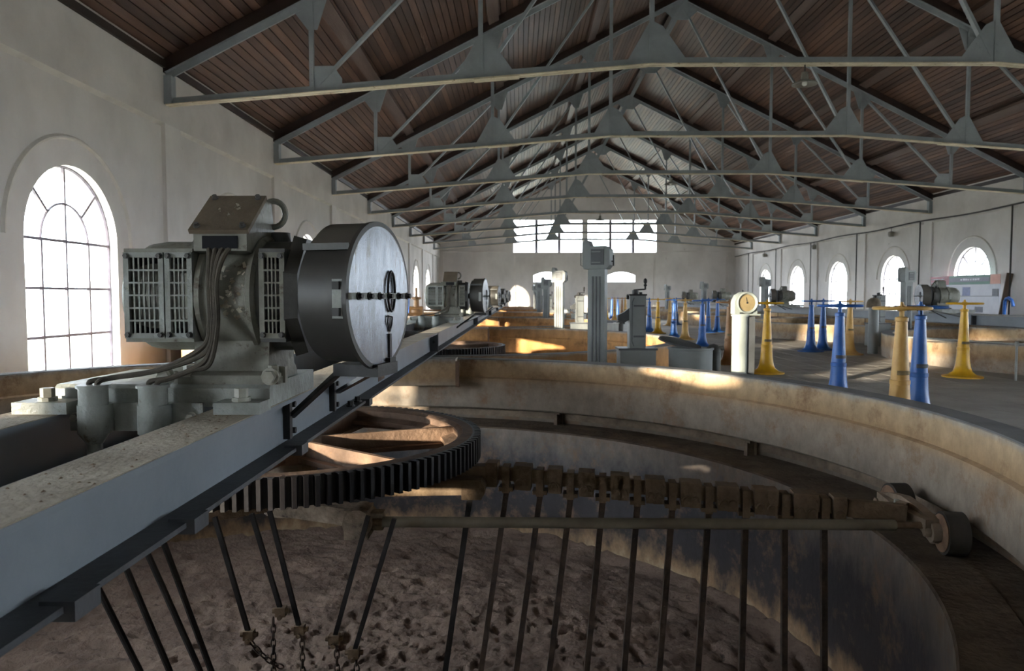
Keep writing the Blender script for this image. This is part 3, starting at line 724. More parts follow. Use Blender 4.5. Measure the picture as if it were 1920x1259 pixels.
    MB().cyl((X(-1.02), .06, AZ + .15), (X(-1.02), .06, AZ + .27), .05, .04, n=16).build('vent_cap', 'motor_dark', t)
    # gland bracket with cables
    gx = (X(-1.63), X(-1.40)); gy = -.315
    br = MB(); br.box(X(-1.75), X(-1.23), gy + .045, gy + .06, -.075, .035)
    for x in gx: br.cyl((x, gy + .01, -.075), (x, gy + .01, .035), .062, n=20)
    br.build('gland_bracket', 'motor_pale', t)
    for x in gx:
        gl = MB().cyl((x, gy, .035), (x, gy, .10), .052, n=20); gl.cyl((x, gy, .10), (x, gy, .112), .06, n=20); gl.cyl((x, gy, -.115), (x, gy, -.075), .03, .055, n=16); gl.cyl((x, gy, -.20), (x, gy, -.112), .028, n=16); gl.cyl((x, gy, -.08), (x, gy, .04), .05, n=16)
        gl.build('cable_gland', 'motor_pale', t)
    for x in (X(-1.72), X(-1.27)): MB().hexbolt((x, gy + .045, -.02), (0, -1, 0), .016, .03).build('bolt', 'bolt_pale', t)
    def sm(pts, n=8):
        P = [Vector(p) for p in pts]; out = []
        for i in range(len(P) - 1):
            p0, p1, p2, p3 = P[max(i - 1, 0)], P[i], P[i + 1], P[min(i + 2, len(P) - 1)]
            for k in range(n):
                s_ = k / n; out.append(.5 * ((2 * p1) + (p2 - p0) * s_ + (2 * p0 - 5 * p1 + 4 * p2 - p3) * s_ ** 2 + (-p0 + 3 * p1 - 3 * p2 + p3) * s_ ** 3))
        return out + [P[-1]]
    for k in range(4):
        dx = (-.03, -.012, .006, .024)[k]; g0 = gx[0] if k < 2 else gx[1]; o_ = (k % 2) * .03 - .015
        xm = X(-1.18) + dx * .55
        pts = [(X(-1.155) + dx * 2, -.215, .66), (X(-1.165) + dx, -.262, .60), (xm, -.268, .50), (xm, -.268, .34), (xm - .03, -.275, .25 - .02 * k), ((xm + g0) / 2 + .02, -.285, .165), (g0 + .06, gy + .02, .135), (g0 + o_ + .01, gy, .125), (g0 + o_, gy, .108)]
        MB().tube(sm(pts), .0105, 8).build('cable', 'cable', t)
    return t
motor = make_motor()
def motor_label(n, right): return 'grey drive motor %s the banner side, %s from the %s' % (side(right), ORD[n], END)
motor['label'] = motor_label(6, 0)
for i, y in enumerate(LEFT_T[1:]): dup(motor, (MX, y - .85, BZ1), label=motor_label(5 - i, 0), skip=('paint_flake', 'screw'))
RM = [19.4, 30.8, 40.0, 47.4]
for i, y in enumerate(RM): dup(motor, (RX - .05, y, BZ1), PI, label=motor_label(4 - i, 1), skip=('paint_flake', 'screw'))
for o in bpy.data.objects:
    if o.name.startswith('drive_motor'): o['group'] = 'drive motors on the bridges'

# ------------------------------------------------------------------ belt guard drum
def make_guard():
    AZ = .45; t = thing('belt_guard', '', 'guard', (MX, MY, BZ1))
    c = Vector((-.69 - MX, -.02, AZ)); rot = math.radians(-14)
    Mx = Matrix.Translation(c) @ Matrix.Rotation(rot, 4, 'Z') @ Matrix.Translation(-c)
    R = .30; x0, x1 = c.x - .115, c.x + .105
    # drum shell, slightly narrower below the seam on the near side
    cc = Vector((0, c.y, c.z))
    MB().lathe([(.0, x0), (.255, x0), (.272, x0 + .012), (.278, x1 - .004), (.0, x1 - .004)], 64, cc, axis='x').xf(Mx).build('drum_shell', 'drum_dark', t)
    MB().lathe([(.276, x0 + .045), (R, x0 + .045), (R, x1), (.276, x1)], 48, cc, math.radians(-40), math.radians(137), axis='x', close=True).xf(Mx).build('hood', 'hood_grey', t)
    MB().lathe([(R - .02, x1 - .006), (R + .006, x1 - .006), (R + .006, x1 + .012), (R - .014, x1 + .013)], 64, cc, axis='x', close=True).xf(Mx).build('disc_rim', 'drum_dark', t)
    MB().lathe([(.0, x1 + .008), (R - .014, x1 + .014)], 64, (0, c.y, c.z), axis='x').xf(Mx).build('end_disc', 'disc_metal', t, smooth=20)
    b = MB().bar((x0 + .01, c.y + .288 * math.cos(math.radians(138)), c.z + .288 * math.sin(math.radians(138))), (x1 - .01, c.y + .288 * math.cos(math.radians(138)), c.z + .288 * math.sin(math.radians(138))), .03, .026)
    b.xf(Mx).build('seam_band', 'motor_dark', t)
    sf = MB().box(x1 + .012, x1 + .03, c.y - R + .01, c.y + R - .01, c.z - .012, c.z + .012).xf(Mx).build('seam_flange', 'motor_pale', t)
    for i in range(6):
        y = c.y - .24 + .095 * i
        MB().hexbolt((x1 + .03, y, c.z), (1, 0, 0), .012, .02).xf(Mx).build('bolt', 'black_steel', sf)
    MB().tube([(x1 + .018, c.y + .10 + .035 * math.cos(a), c.z + .02 + .085 * math.sin(a)) for a in [2 * PI * i / 20 for i in range(20)]], .006, 6, True).xf(Mx).build('oval_loop', 'black_steel', t)
    m = MB().box(x1 + .012, x1 + .02, c.y + .075, c.y + .095, c.z - .27, c.z - .16); m.box(x1 + .012, x1 + .03, c.y + .055, c.y + .115, c.z - .285, c.z - .262)
    m.tube([(x1 + .016, c.y + .085, c.z - .15), (x1 + .016, c.y + .062, c.z - .11), (x1 + .016, c.y + .07, c.z - .085), (x1 + .016, c.y + .11, c.z - .09), (x1 + .016, c.y + .105, c.z - .12), (x1 + .016, c.y + .085, c.z - .15)], .004, 6)
    m.xf(Mx).build('sight_slot', 'black_steel', t)
    # hinge plate on the near side
    h = MB().box(x1 - .05, x1 - .006, c.y - R + .004, c.y - R + .03, c.z - .085, c.z + .065).xf(Mx).build('hinge_plate', 'motor_pale', t)
    for z in (-.06, .04): hb = MB(); hb.box(x1 - .042, x1 - .014, c.y - R - .012, c.y - R + .006, c.z + z - .015, c.z + z + .015); hb.xf(Mx).build('hinge_knuckle', 'black_steel', h)
    m = MB().box(c.x - .06, c.x + .14, c.y - .08, c.y + .12, c.z - R - .03, c.z - R + .02); m.xf(Mx).build('saddle', 'black_steel', t)
    # struts down to the beam web
    web = WEBX + .035 - MX
    for (ya, za, pb) in ((at(545, 800, X=WEBX + .03).y - MY, -.12, Vector((c.x - .06, c.y + .02, c.z - R - .01))), (at(632, 765, X=WEBX + .03).y - MY, -.12, Vector((c.x + .09, c.y + .06, c.z - R - .01)))):
        MB().bar((web, ya, za), pb, .03, .02).build('strut', 'black_steel', t)
    return t
guard = make_guard()
def guard_label(n): return 'dark belt guard drum across from the banner side, %s from the %s' % (ORD[n], END)
guard['label'] = guard_label(6)
for i, y in enumerate(LEFT_T[1:]): dup(guard, (MX, y - .85, BZ1), label=guard_label(5 - i), rz=math.radians(6), skip=('hinge_knuckle',))
for i, y in enumerate(RM): dup(guard, (RX - .05, y, BZ1), PI + .1, label='dark belt guard drum on the banner side, %s from the %s' % (ORD[4 - i], END))
for o in bpy.data.objects:
    if o.name.startswith('belt_guard'): o['group'] = 'belt guards on the bridges'

# ------------------------------------------------------------------ big gear wheels
def make_gear():
    t = thing('gear_wheel', '', 'gear', (TX - .05, TY0, 0)); z1, z0 = .31, .155; n = 138; ro, rr, ri = 1.24, 1.198, 1.09
    m = MB(); vs = []; fs = []
    ring = []
    for i in range(n):
        for f, r in ((0, rr), (.18, rr), (.32, ro), (.68, ro), (.82, rr)):
            a = 2 * PI * (i + f) / n; ring.append((r, a))
    k = len(ring)
    for z in (z0, z1):
        for r, a in ring: vs.append((r * math.cos(a), r * math.sin(a), z))
    for z in (z0, z1):
        for r, a in ring: vs.append((rr - .012) * math.cos(a) and ((rr - .012) * math.cos(a), (rr - .012) * math.sin(a), z) or (0, (rr - .012) * math.sin(a), z))
    for i in range(k):
        j = (i + 1) % k
        fs += [(i, j, k + j, k + i), (k + i, k + j, 3 * k + j, 3 * k + i), (i, 2 * k + i, 2 * k + j, j)]
    m.add(vs, fs); m.build('toothed_rim', 'gear_teeth', t, smooth=30)
    MB().lathe([(rr - .012, z0), (rr - .012, z1), (ri + .03, z1 + .002), (ri, z1 - .02), (ri, z0 + .09), (ri - .09, z0 + .07), (ri - .09, z0 + .04), (ri, z0 + .02), (ri, z0)], 96, close=True).build('rim_band', 'gear_rust', t, smooth=30)
    for q in range(6):
        a = PI / 3 * q + .35; d = Vector((math.cos(a), math.sin(a), 0))
        s = MB(); s.bar(d * .12 + Vector((0, 0, .22)), d * (ri + .01) + Vector((0, 0, .23)), .03, .12); s.bar(d * .12 + Vector((0, 0, .17)), d * (ri + .01) + Vector((0, 0, .17)), .13, .03)
        s.build('spoke', 'gear_rust', t)
    MB().lathe([(.0, .14), (.2, .14), (.2, .28), (.12, .30), (.12, .39), (.0, .39)], 32).build('hub', 'gear_rust', t)
    return t
gear = make_gear()
gear['label'] = 'rusty spoked gear wheel under the bridge, in the tank with the hanging rods'
gear['group'] = 'gear wheels under the bridges'
dup(gear, (TX - .05, LEFT_T[1], 0), .3, 'rusty spoked gear wheel in the sunlit orange tank, under the bridge')
def make_shaft():
    m = MB().cyl((0, 0, .39), (0, 0, .72), .07, n=20); m.cyl((0, 0, .46), (0, 0, .50), .11, n=20)
    return m
o = make_shaft().build('drive_shaft', 'rake_dirt', None, (TX - .05, TY0, 0)); tag(o, 'short vertical drive shaft on top of the gear under the bridge', 'shaft')

# ------------------------------------------------------------------ rake with arms, rods, chains and wheel carriage
rk = thing('rake', 'dirt-crusted rotating rake with clamped hanging rods and a wheeled end', 'rake', (0, 0, 0))
HUB = Vector((TX - .05, TY0, -.16))
zp = -.12
pl0, pl1 = at(718, 979, z=zp), at(1678, 985, z=zp)
hb = MB().cyl((HUB.x, HUB.y, -.20), (HUB.x, HUB.y, .14), .17, n=24); hb.build('hub', 'hub_crust', rk)
b0 = at(525, 946, z=zp + .05); b1 = at(660, 965, z=zp + .02)
MB().bar(b0, b1, .14, .10).build('hub_arm', 'hub_crust', rk)
blk = MB(); e = at(682, 975, z=zp); blk.box(e.x - .10, e.x + .04, e.y - .08, e.y + .10, e.z - .095, e.z + .075); blk.cyl((e.x - .02, e.y - .10, e.z - .0), (e.x - .02, e.y + .1, e.z), .085, n=14); blk.box(e.x + .04, e.x + .12, e.y - .045, e.y + .05, e.z - .05, e.z + .05)
blk.build('clevis_block', 'hub_crust', rk)
MB().cyl(pl0, pl1, .031, n=16).build('stay_pipe', 'rake_pipe', rk)
MB().cyl(pl0 - (pl1 - pl0).normalized() * .12, pl0 + Vector((.01, 0, 0)), .022, n=12).build('pipe_end', 'rake_dirt', rk)
pe = MB().cyl(pl1, pl1 + (pl1 - pl0).normalized() * .22, .02, n=12).build('pipe_end', 'rake_dirt', rk)
# clamped arm: from the gear edge to the carriage
A0 = at(905, 884, Y=4.56); A1 = at(1690, 962, Y=4.26)
def on_arm(px):
    lo, hi = 0.0, 1.0
    for _ in range(40):
        m = (lo + hi) / 2; p = A0.lerp(A1, m); d = p - Vector((0, 0, CAMZ)); q = Matrix.Rotation(-YAW, 3, 'Z') @ d; q = Matrix.Rotation(PITCH, 3, 'X') @ q
        x = 960 + F_PX * q.x / q.y
        if x < px: lo = m
        else: hi = m
    return A0.lerp(A1, m)
ad = (A1 - A0).normalized()
MB().bar(HUB + Vector((.1, 0, .12)), A0 + ad * .05, .09, .10).build('arm_root', 'rake_dirt', rk)
MB().bar(A0, A1, .035, .085).build('rake_arm', 'rake_dirt', rk)
MB().bar(on_arm(1588), A1 + ad * .02, .055, .10).build('arm_tip', 'rake_dirt', rk)
cm = MB().prism([(-.058, .07), (.058, .07), (.062, .03), (.05, -.08), (-.05, -.08), (-.062, .03)], lambda x, z: (x * .62, -.06, z), lambda x, z: (x * .62, .05, z))
cm.tube([(.0 + .022 * math.cos(a), -.062, -.045 + .03 * math.sin(a)) for a in [PI * i / 8 for i in range(9)]], .007, 6)
cme = cm.mesh('clamp'); cme.materials.append(MATS['rake_dirt'])
tm = MB().box(-.022, .022, -.055, .045, -.11, .055).box(-.045, .045, -.05, .04, -.10, -.075).mesh('rod_socket', 0); tm.materials.append(MATS['rake_dirt'])
rods = [(950, 902), (1013, 968), (1070, 1030), (1130, 1100), (1195, 1170), (1260, 1236), (1328, 1308), (1397, 1390), (1470, 1470), (1544, 1545)]
ang = math.atan2(ad.y, ad.x)
for i, (xt, xb) in enumerate(rods):
    p = on_arm(xt)
    for d in (-26, 26):
        q = on_arm(xt + d); o = link('clamp', cme, rk, q, ang)
    link('rod_socket', tm, rk, p, ang)
    top = p + Vector((0, -.01, -.10)); bot = at(xb, 1259, Y=top.y); dirv = (bot - top).normalized(); k = (Z_SED + .03 - top.z) / dirv.z
    MB().bar(top, top + dirv * k, .034, .03, (0, 1, 0)).build('rod', 'rod_rust', rk)
p = at(888, 915, Y=4.42); hk = MB().box(p.x - .07, p.x + .05, p.y - .06, p.y + .06, p.z - .06, p.z + .06); hk.cyl((p.x + .02, p.y - .07, p.z), (p.x + .02, p.y + .07, p.z), .055, n=14); hk.bar(HUB + Vector((.12, 0, .1)), (p.x - .05, p.y, p.z + .01), .09, .09)
hk.build('rod_holder', 'rake_dirt', rk)
bot = at(835, 1259, Y=p.y); top = p + Vector((-.02, 0, -.05)); dv = (bot - top).normalized(); MB().bar(top, top + dv * ((Z_SED + .03 - top.z) / dv.z), .034, .03, (0, 1, 0)).build('rod', 'rod_black', rk)
# opposite arm under the bridge with thinner rods and chains
L0 = HUB + Vector((-.05, -.15, .06)); L1 = Vector((-3.3, 3.4, -.12))
MB().bar(L0, L1, .07, .10).build('rake_arm', 'rake_dirt', rk)
def chain(p0, p1, sag=0.0, n=9):
    m = MB(); p0 = Vector(p0); p1 = Vector(p1); L = (p1 - p0).length
    n = max(4, int(L / .042)); prev = p0
    for i in range(n):
        f0, f1 = i / n, (i + 1) / n
        a = p0.lerp(p1, f0) - Vector((0, 0, sag * 4 * f0 * (1 - f0))); b = p0.lerp(p1, f1) - Vector((0, 0, sag * 4 * f1 * (1 - f1)))
        d = (b - a); c = (a + b) / 2; l = d.length * .68; d.normalize()
        s = d.cross(Vector((0, 1, 0)) if i % 2 else Vector((1, 0, 0)));
        if s.length < .1: s = d.cross(Vector((0, 0, 1)))
        s.normalize()
        m.tube([c + d * (l * math.cos(t)) + s * (.014 * math.sin(t)) for t in [2 * PI * k / 12 for k in range(12)]], .0048, 5, True)
    return m
chain_rods = [((420, 1030), (467, 1190), 4.25, 'l'), ((478, 985), (527, 1146), 4.32, 'v'), ((507, 965), (562, 1180), 4.38, 'd'), ((681, 1002), (627, 1198), 4.15, 'd'), ((736, 985), (664, 1224), 4.10, 'd')]
plain_rods = [((225, 1185), (262, 1259), 3.80), ((272, 1150), (318, 1259), 3.88), ((313, 1120), (375, 1259), 3.95), ((336, 1097), (396, 1259), 4.03)]
for (xa, ya), (xb, yb), Y in plain_rods:
    a, b = at(xa, ya, Y=Y), at(xb, yb, Y=Y); d = (b - a).normalized()
    top = a - d * ((-.10 - a.z) / -d.z if d.z else 0); bot = a + d * ((Z_SED + .03 - a.z) / d.z)
    MB().cyl(top, bot, .017, n=8).build('rod', 'rod_black', rk)
for i, ((xa, ya), (xb, yb), Y, md) in enumerate(chain_rods):
    a, b = at(xa, ya, Y=Y), at(xb, yb, Y=Y); d = (b - a).normalized(); ztop = -.10 if i < 3 else -.06
    top = a + d * ((ztop - a.z) / d.z)
    rd = MB().bar(top, b, .026, .022, (0, 1, 0)).build('rod', 'rod_black', rk)
    sh = MB().box(b.x - .03, b.x + .03, b.y - .025, b.y + .025, b.z - .03, b.z + .025); sh.cyl((b.x - .05, b.y, b.z), (b.x + .05, b.y, b.z), .016, n=8); sh.cyl((b.x, b.y - .04, b.z - .03), (b.x, b.y + .04, b.z - .03), .014, n=8)
    sh.build('shackle', 'rake_dirt', rk)
    if md == 'l': q = at(530, 1252, Y=Y + .02); ch = chain(b - Vector((0, 0, .03)), q, .03)
    elif md == 'v': q = at(512, 1160, Y=Y); ch = chain(q, at(514, 1330, Y=Y)); ch.v += chain(b - Vector((.02, 0, .0)), q, 0).v[:0]
    else: ch = chain(b + Vector((.012, 0, -.03)), b + Vector((.02, 0, -.62)))
    ch.build('chain', 'rod_rust', rk)
# wheel carriage
W1 = at(1790, 1003, Y=4.15); W2 = at(1728, 930, Y=4.80)
R1 = .122
W1.z = Z_SHELF + R1 + .004; W2.z = Z_SHELF + R1 + .004
rad1 = Vector((W1.x - TX, W1.y - TY0, 0)).normalized(); rad2 = Vector((W2.x - TX, W2.y - TY0, 0)).normalized()
W1 = Vector((TX, TY0, W1.z)) + rad1 * 3.95; W2 = Vector((TX, TY0, W2.z)) + rad2 * 3.93
for Wc, rd in ((W1, rad1), (W2, rad2)):
    wm = MB().cyl(Wc - rd * .055, Wc + rd * .055, R1, n=36); w_ = wm.build('carriage_wheel', 'wheel_rubber', rk)
    MB().lathe([(.0, 0), (.104, 0), (.108, -.006), (.08, -.012), (.03, -.014), (.0, -.014)], 30).xf(Matrix.Translation(Wc - rd * .056) @ rd.to_track_quat('Z', 'Y').to_matrix().to_4x4()).build('wheel_disc', 'wheel_rust', w_)
    MB().cyl(Wc - rd * .15, Wc - rd * .05, .028, n=6).build('axle_nut', 'bracket_tan', w_)
q1 = W1 - rad1 * .085; q2 = W2 - rad2 * .085; mid = (q1 + q2) / 2 - rad1 * .02 + Vector((0, 0, .05))
br = MB()
pts = [q1, q1.lerp(mid, .5) + Vector((0, 0, .03)), mid, q2.lerp(mid, .4) + Vector((0, 0, .03)), q2]
ws = [.13, .10, .15, .09, .10]
up = Vector((0, 0, 1))
vs = []; fs = []
for k, p in enumerate(pts):
    for sd_ in (-.028, .028):
        for h_ in (-1, 1): vs.append(p + rad1 * sd_ + up * (ws[k] / 2 * h_))
for k in range(len(pts) - 1):
    a = k * 4; b = a + 4
    fs += [(a, a + 1, b + 1, b), (a + 3, a + 2, b + 2, b + 3), (a + 1, a + 3, b + 3, b + 1), (a + 2, a, b, b + 2)]
fs += [(0, 2, 3, 1), (len(vs) - 4, len(vs) - 3, len(vs) - 1, len(vs) - 2)]
br.add(vs, fs); br.cyl(q1 - rad1 * .03, q1 + rad1 * .02, .055, n=20); br.cyl(q2 - rad2 * .03, q2 + rad2 * .02, .045, n=20)
br.bar(mid - rad1 * .03, q1 + Vector((0, 0, .05)), .13, .05); br.bar(mid - rad1 * .03, q2 + Vector((0, 0, .04)), .10, .05)
br.build('carriage_bracket', 'bracket_tan', rk)
MB().hexbolt(mid - rad1 * .05 + Vector((0, 0, .02)), (0, 0, 1), .018, .03).build('bolt', 'bolt_pale', rk)
MB().bar(A1 - ad * .02, mid, .06, .09).build('bracket_plate', 'bracket_tan', rk)
MB().bar(pl1 + (pl1 - pl0).normalized() * .18, q1 - rad1 * .02, .04, .04).build('pipe_link', 'gear_rust', rk)

# ------------------------------------------------------------------ junction equipment between the tanks
def make_column():
    t = thing('float_column', '', 'column', (0, 0, 0))
    MB().box(-.105, .105, -.085, .085, 0, 1.53).build('column_shaft', 'panel_grey', t)
    sl = MB()
    for x in (-.045, 0, .045): sl.box(x - .008, x + .008, -.093, -.085, .05, 1.44)
    sl.build('column_slot', 'panel_dark', t, smooth=0)
    sl = MB()
    for i in range(34): sl.box(-.110, -.105, -.06, .06, .06 + .041 * i, .068 + .041 * i)
    sl.build('column_rung', 'panel_grey', t, smooth=0)
    MB().prism([(-.15, 1.53), (.13, 1.53), (.17, 1.58), (.17, 1.77), (.13, 1.81), (-.07, 1.81), (-.10, 1.88), (-.14, 1.89), (-.165, 1.84), (-.165, 1.58)], lambda x, z: (x, -.12, z), lambda x, z: (x, .12, z)).build('recorder_box', 'panel_grey', t)
    d = MB().box(-.06, .10, -.13, -.12, 1.58, 1.77).build('box_door', 'panel_dark', t)
    for z in (1.61, 1.74): MB().box(-.05, .06, -.138, -.13, z - .006, z + .006).build('door_hinge', 'panel_grey', d)
    h = MB().tube([(-.165, 0, 1.76), (-.215, 0, 1.73), (-.215, 0, 1.58), (-.165, 0, 1.56)], .006, 6); h.build('side_loop', 'panel_dark', t)
    MB().box(.19, .205, -.02, .02, 1.57, 1.70).box(.16, .2, -.008, .008, 1.62, 1.635).build('crank_lever', 'panel_dark', t)
    return t
def make_cabinet():
    t = thing('valve_cabinet', '', 'cabinet', (0, 0, 0))
    MB().prism([(-.22, 0), (.22, 0), (.22, .53), (.20, .55), (-.20, .55), (-.22, .53)], lambda x, z: (x, -.15, z), lambda x, z: (x, .2, z)).build('base_box', 'panel_grey', t)
    MB().box(-.24, .24, -.16, .21, .53, .555).build('base_rim', 'panel_dark', t)
    MB().box(-.04, .04, -.156, -.15, .36, .47).build('base_plate', 'panel_grey', t)
    MB().box(-.10, .10, -.10, .10, .555, 1.205).build('cabinet_body', 'panel_grey', t)
    d = MB().box(-.06, .085, -.112, -.10, .60, 1.17).build('cabinet_door', 'panel_grey', t)
    for z in (.70, 1.08): MB().box(-.055, .08, -.12, -.112, z - .012, z + .012).build('door_strap', 'panel_dark', d)
    MB().tube([(-.05, -.118, 1.18), (-.075, -.118, 1.12), (-.075, -.118, .64), (-.05, -.118, .58)], .005, 6).build('door_edge', 'panel_dark', d)
    c = MB().box(-.11, .11, -.11, .11, 1.205, 1.225); c.cyl((-.02, 0, 1.225), (-.02, 0, 1.275), .04, n=12); c.cyl((.05, 0, 1.225), (.05, 0, 1.25), .02, n=10); c.bar((-.04, 0, 1.275), (.10, 0, 1.285), .025, .018); c.box(-.13, -.1, -.03, .03, 1.16, 1.215)
    c.build('crank', 'black_steel', t)
    c = MB().cyl((.105, 0, 1.28), (.105, 0, 1.32), .012, n=8); c.sphere((.105, 0, 1.335), .022, sq=(1, 1, .8)); c.sphere((.105, 0, 1.385), .024, sq=(1, 1, 1.6)); c.build('crank_handle', 'black_steel', t)
    c = MB().prism([(-.10, .90), (-.10, 1.05), (-.16, 1.0), (-.24, .96), (-.24, .90), (-.16, .87)], lambda x, z: (x, -.05, z), lambda x, z: (x, .05, z)); c.build('chute', 'panel_dark', t)
    return t
def make_tub(m_):
    t = thing('lidded_tub', '', 'tub', (0, 0, 0))
    MB().lathe([(.0, 0), (.25, 0), (.265, .02), (.27, .53), (.285, .535), (.285, .555), (.255, .555), (.25, .3), (.0, .3)], 40).build('tub_body', m_, t)
    l = MB().lathe([(.0, .03), (.27, .02), (.28, .0), (.0, .0)], 36).xf(Matrix.Translation((-.12, .08, .60)) @ Matrix.Rotation(math.radians(12), 4, 'Y') @ Matrix.Rotation(math.radians(8), 4, 'X')); l.build('lid', 'panel_dark', t)
    b = MB().cyl((.30, .05, .0), (.30, .05, .5), .09, n=14); b.sphere((.30, .05, .5), .10); b.cyl((.24, .02, .52), (.42, .02, .55), .03, n=8); b.build('float_valve', 'motor_dark', t)
    return t
column, cabinet = make_column(), make_cabinet(); tub, tubw = make_tub('panel_grey'), make_tub('white_enamel')
J = [TY0 + PITCHY * (k + .5) for k in range(5)]
def jl(s, i): return s + ' between tanks, %s from the %s' % (ORD[5 - i], END)
for i, y in enumerate(J):
    lc, lb, lt = jl('tall grey ribbed column', i), jl('slim grey hand-crank cabinet', i), jl('round %s tub with tilted lid' % ('grey' if i == 0 else 'white'), i)
    if i == 0:
        column.location = (.97, y + .05, 0); column.rotation_euler = (0, 0, -.32); column['label'] = lc
        cabinet.location = (1.47, y + .15, 0); cabinet['label'] = lb; tub.location = (2.15, y + .15, 0); tub['label'] = lt
    else:
        dup(column, (.97, y + .05, 0), -.32, lc); dup(cabinet, (1.47, y + .15, 0), 0, lb)
        if i == 1: tubw.location = (2.15, y + .15, 0); tubw['label'] = lt
        elif i < 4: dup(tubw, (2.15, y + .15, 0), .6, lt)
RC = [(9.3, 17.8), (8.8, 26.5), (8.8, 35.2), (8.8, 43.9)]
for i, (x, y) in enumerate(RC):
    n = 4 - i
    dup(column, (x, y, 0), .3, 'tall grey recorder column on the banner side, %s from the %s' % (ORD[n], END))
    if i < 2: dup(cabinet, (x - .62 - .25 * i, y + .05, 0), .2, 'grey crank cabinet on the banner side, %s from the %s' % (ORD[2 - i], END))
for o in bpy.data.objects:
    for nm, g_ in (('float_column', 'recorder columns'), ('valve_cabinet', 'crank cabinets'), ('lidded_tub', 'tubs between the tanks')):
        if o.name.startswith(nm): o['group'] = g_

# gauge pillar
t = thing('gauge_pillar', 'pale cylindrical pillar carrying a round dial gauge beside the parapet', 'gauge', (2.50, 8.25, 0), .12)
MB().cyl((-.035, 0, 0), (-.035, 0, .985), .085, n=28).build('pillar', 'pillar_pale', t)
MB().box(.045, .13, -.03, .06, 0, .975).build('rear_post', 'panel_dark', t)
m = MB().cyl((-.03, 0, .975), (-.03, 0, .995), .10, n=28); m.box(-.10, .18, -.06, .06, .985, 1.0); m.build('top_plate', 'pillar_pale', t)
MB().prism([(-.125, 1.0), (.135, 1.0), (.135, 1.14), (.10, 1.21), (.04, 1.245), (-.03, 1.245), (-.09, 1.21), (-.125, 1.14)], lambda x, z: (x + .01, -.05, z), lambda x, z: (x + .01, .07, z)).build('gauge_case', 'pillar_pale', t)
MB().lathe([(.09, -.05), (.115, -.05), (.12, -.07), (.112, -.085), (.10, -.075)], 40, (.02, 0, 1.125), axis='y', close=True).build('gauge_bezel', 'pillar_pale', t)
f = MB().cyl((.02, -.06, 1.125), (.02, -.05, 1.125), .10, n=40).build('gauge_face', 'gauge_face', t)
MB().bar((.02, -.063, 1.125), (.01, -.063, 1.185), .004, .006, (0, 1, 0)).cyl((.02, -.068, 1.125), (.02, -.06, 1.125), .010, n=10).build('gauge_needle', 'black_steel', f)
tk = MB()
for i in range(28):
    a = math.radians(-140 + 10 * i); tk.bar((.02 + .082 * math.sin(a), -.062, 1.125 + .082 * math.cos(a)), (.02 + .092 * math.sin(a), -.062, 1.125 + .092 * math.cos(a)), .002, .002, (0, 1, 0))
tk.build('gauge_tick', 'black_steel', f, smooth=0)
MB().box(-.06, .09, -.056, -.05, 1.004, 1.018).build('case_slot', 'hollow_shade', t)

# ------------------------------------------------------------------ handwheel valve stands
stand_me = {}
def stand_meshes(m_):
    if m_ in stand_me: return stand_me[m_]
    a = MB().lathe([(.0, 0), (.27, 0), (.27, .02), (.19, .035), (.13, .08), (.105, .15), (.09, .25), (.081, .40), (.085, .405), (.085, .44), (.077, .445), (.047, .965), (.055, .97), (.055, 1.0), (.035, 1.01), (.0, 1.01)], 28).mesh('pedestal')
    b = MB().cyl((0, 0, 1.0), (0, 0, 1.11), .022, n=12).cyl((0, 0, 1.11), (0, 0, 1.14), .02, .012, n=8).mesh('spindle')
    wv = MB().tube([(.23 * math.cos(2 * PI * i / 36), .23 * math.sin(2 * PI * i / 36), 1.085) for i in range(36)], .015, 8, True)
    for q in range(4):
        an = PI / 2 * q + .4; wv.bar((.02 * math.cos(an), .02 * math.sin(an), 1.08), (.23 * math.cos(an), .23 * math.sin(an), 1.085), .022, .016)
    wv.cyl((0, 0, 1.06), (0, 0, 1.11), .036, n=14); c = wv.mesh('handwheel')
    d = MB().lathe([(.074, .49), (.08, .495), (.08, .525), (.072, .53)], 12, a0=-PI * .75, a1=-PI * .2).mesh('name_plate')
    e = MB().lathe([(.0, .0), (.275, .0), (.275, .012), (.205, .028), (.158, .07)], 28).mesh('foot_dirt')
    for k, mm in ((a, m_), (b, m_), (c, m_), (d, 'foot_dirt' if 'blue' not in m_ else 'panel_dark'), (e, 'foot_dirt')): k.materials.append(MATS[mm])
    stand_me[m_] = (a, b, c, d, e); return stand_me[m_]
SPX = [(1687, 6.62, 'tan'), (1722, 7.25, 'blue'), (1572, 8.35, 'blue'), (1803, 10.86, 'yellow'), (1437, 11.4, 'yellow'), (1367, 13.0, 'brown'), (1591, 15.1, 'tan'), (1519, 15.9, 'blue'), (1541, 16.4, 'blue'),
       (1316, 17.4, 'blue'), (1284, 20.2, 'tan'), (1263, 21.4, 'blue'), (1233, 23.6, 'yellow'), (1327, 24.2, 'blue'), (1344, 24.6, 'blue'), (1217, 24.9, 'blue'), (1255, 30.0, 'tan'), (1267, 31.0, 'blue'), (1137, 36.4, 'yellow'),
       (1147, 38.0, 'blue'), (1152, 36.9, 'tan'), (1158, 39.0, 'blue'), (1166, 35.6, 'brown'), (1172, 37.6, 'tan')]
STANDS = [(round((p - 973.5) / F_PX * y, 3), y, c) for p, y, c in SPX]
names = {'tan': 'pale tan', 'blue': 'glossy blue', 'yellow': 'bright yellow', 'brown': 'dull brown'}
order = sorted(STANDS, key=lambda s: -s[1])
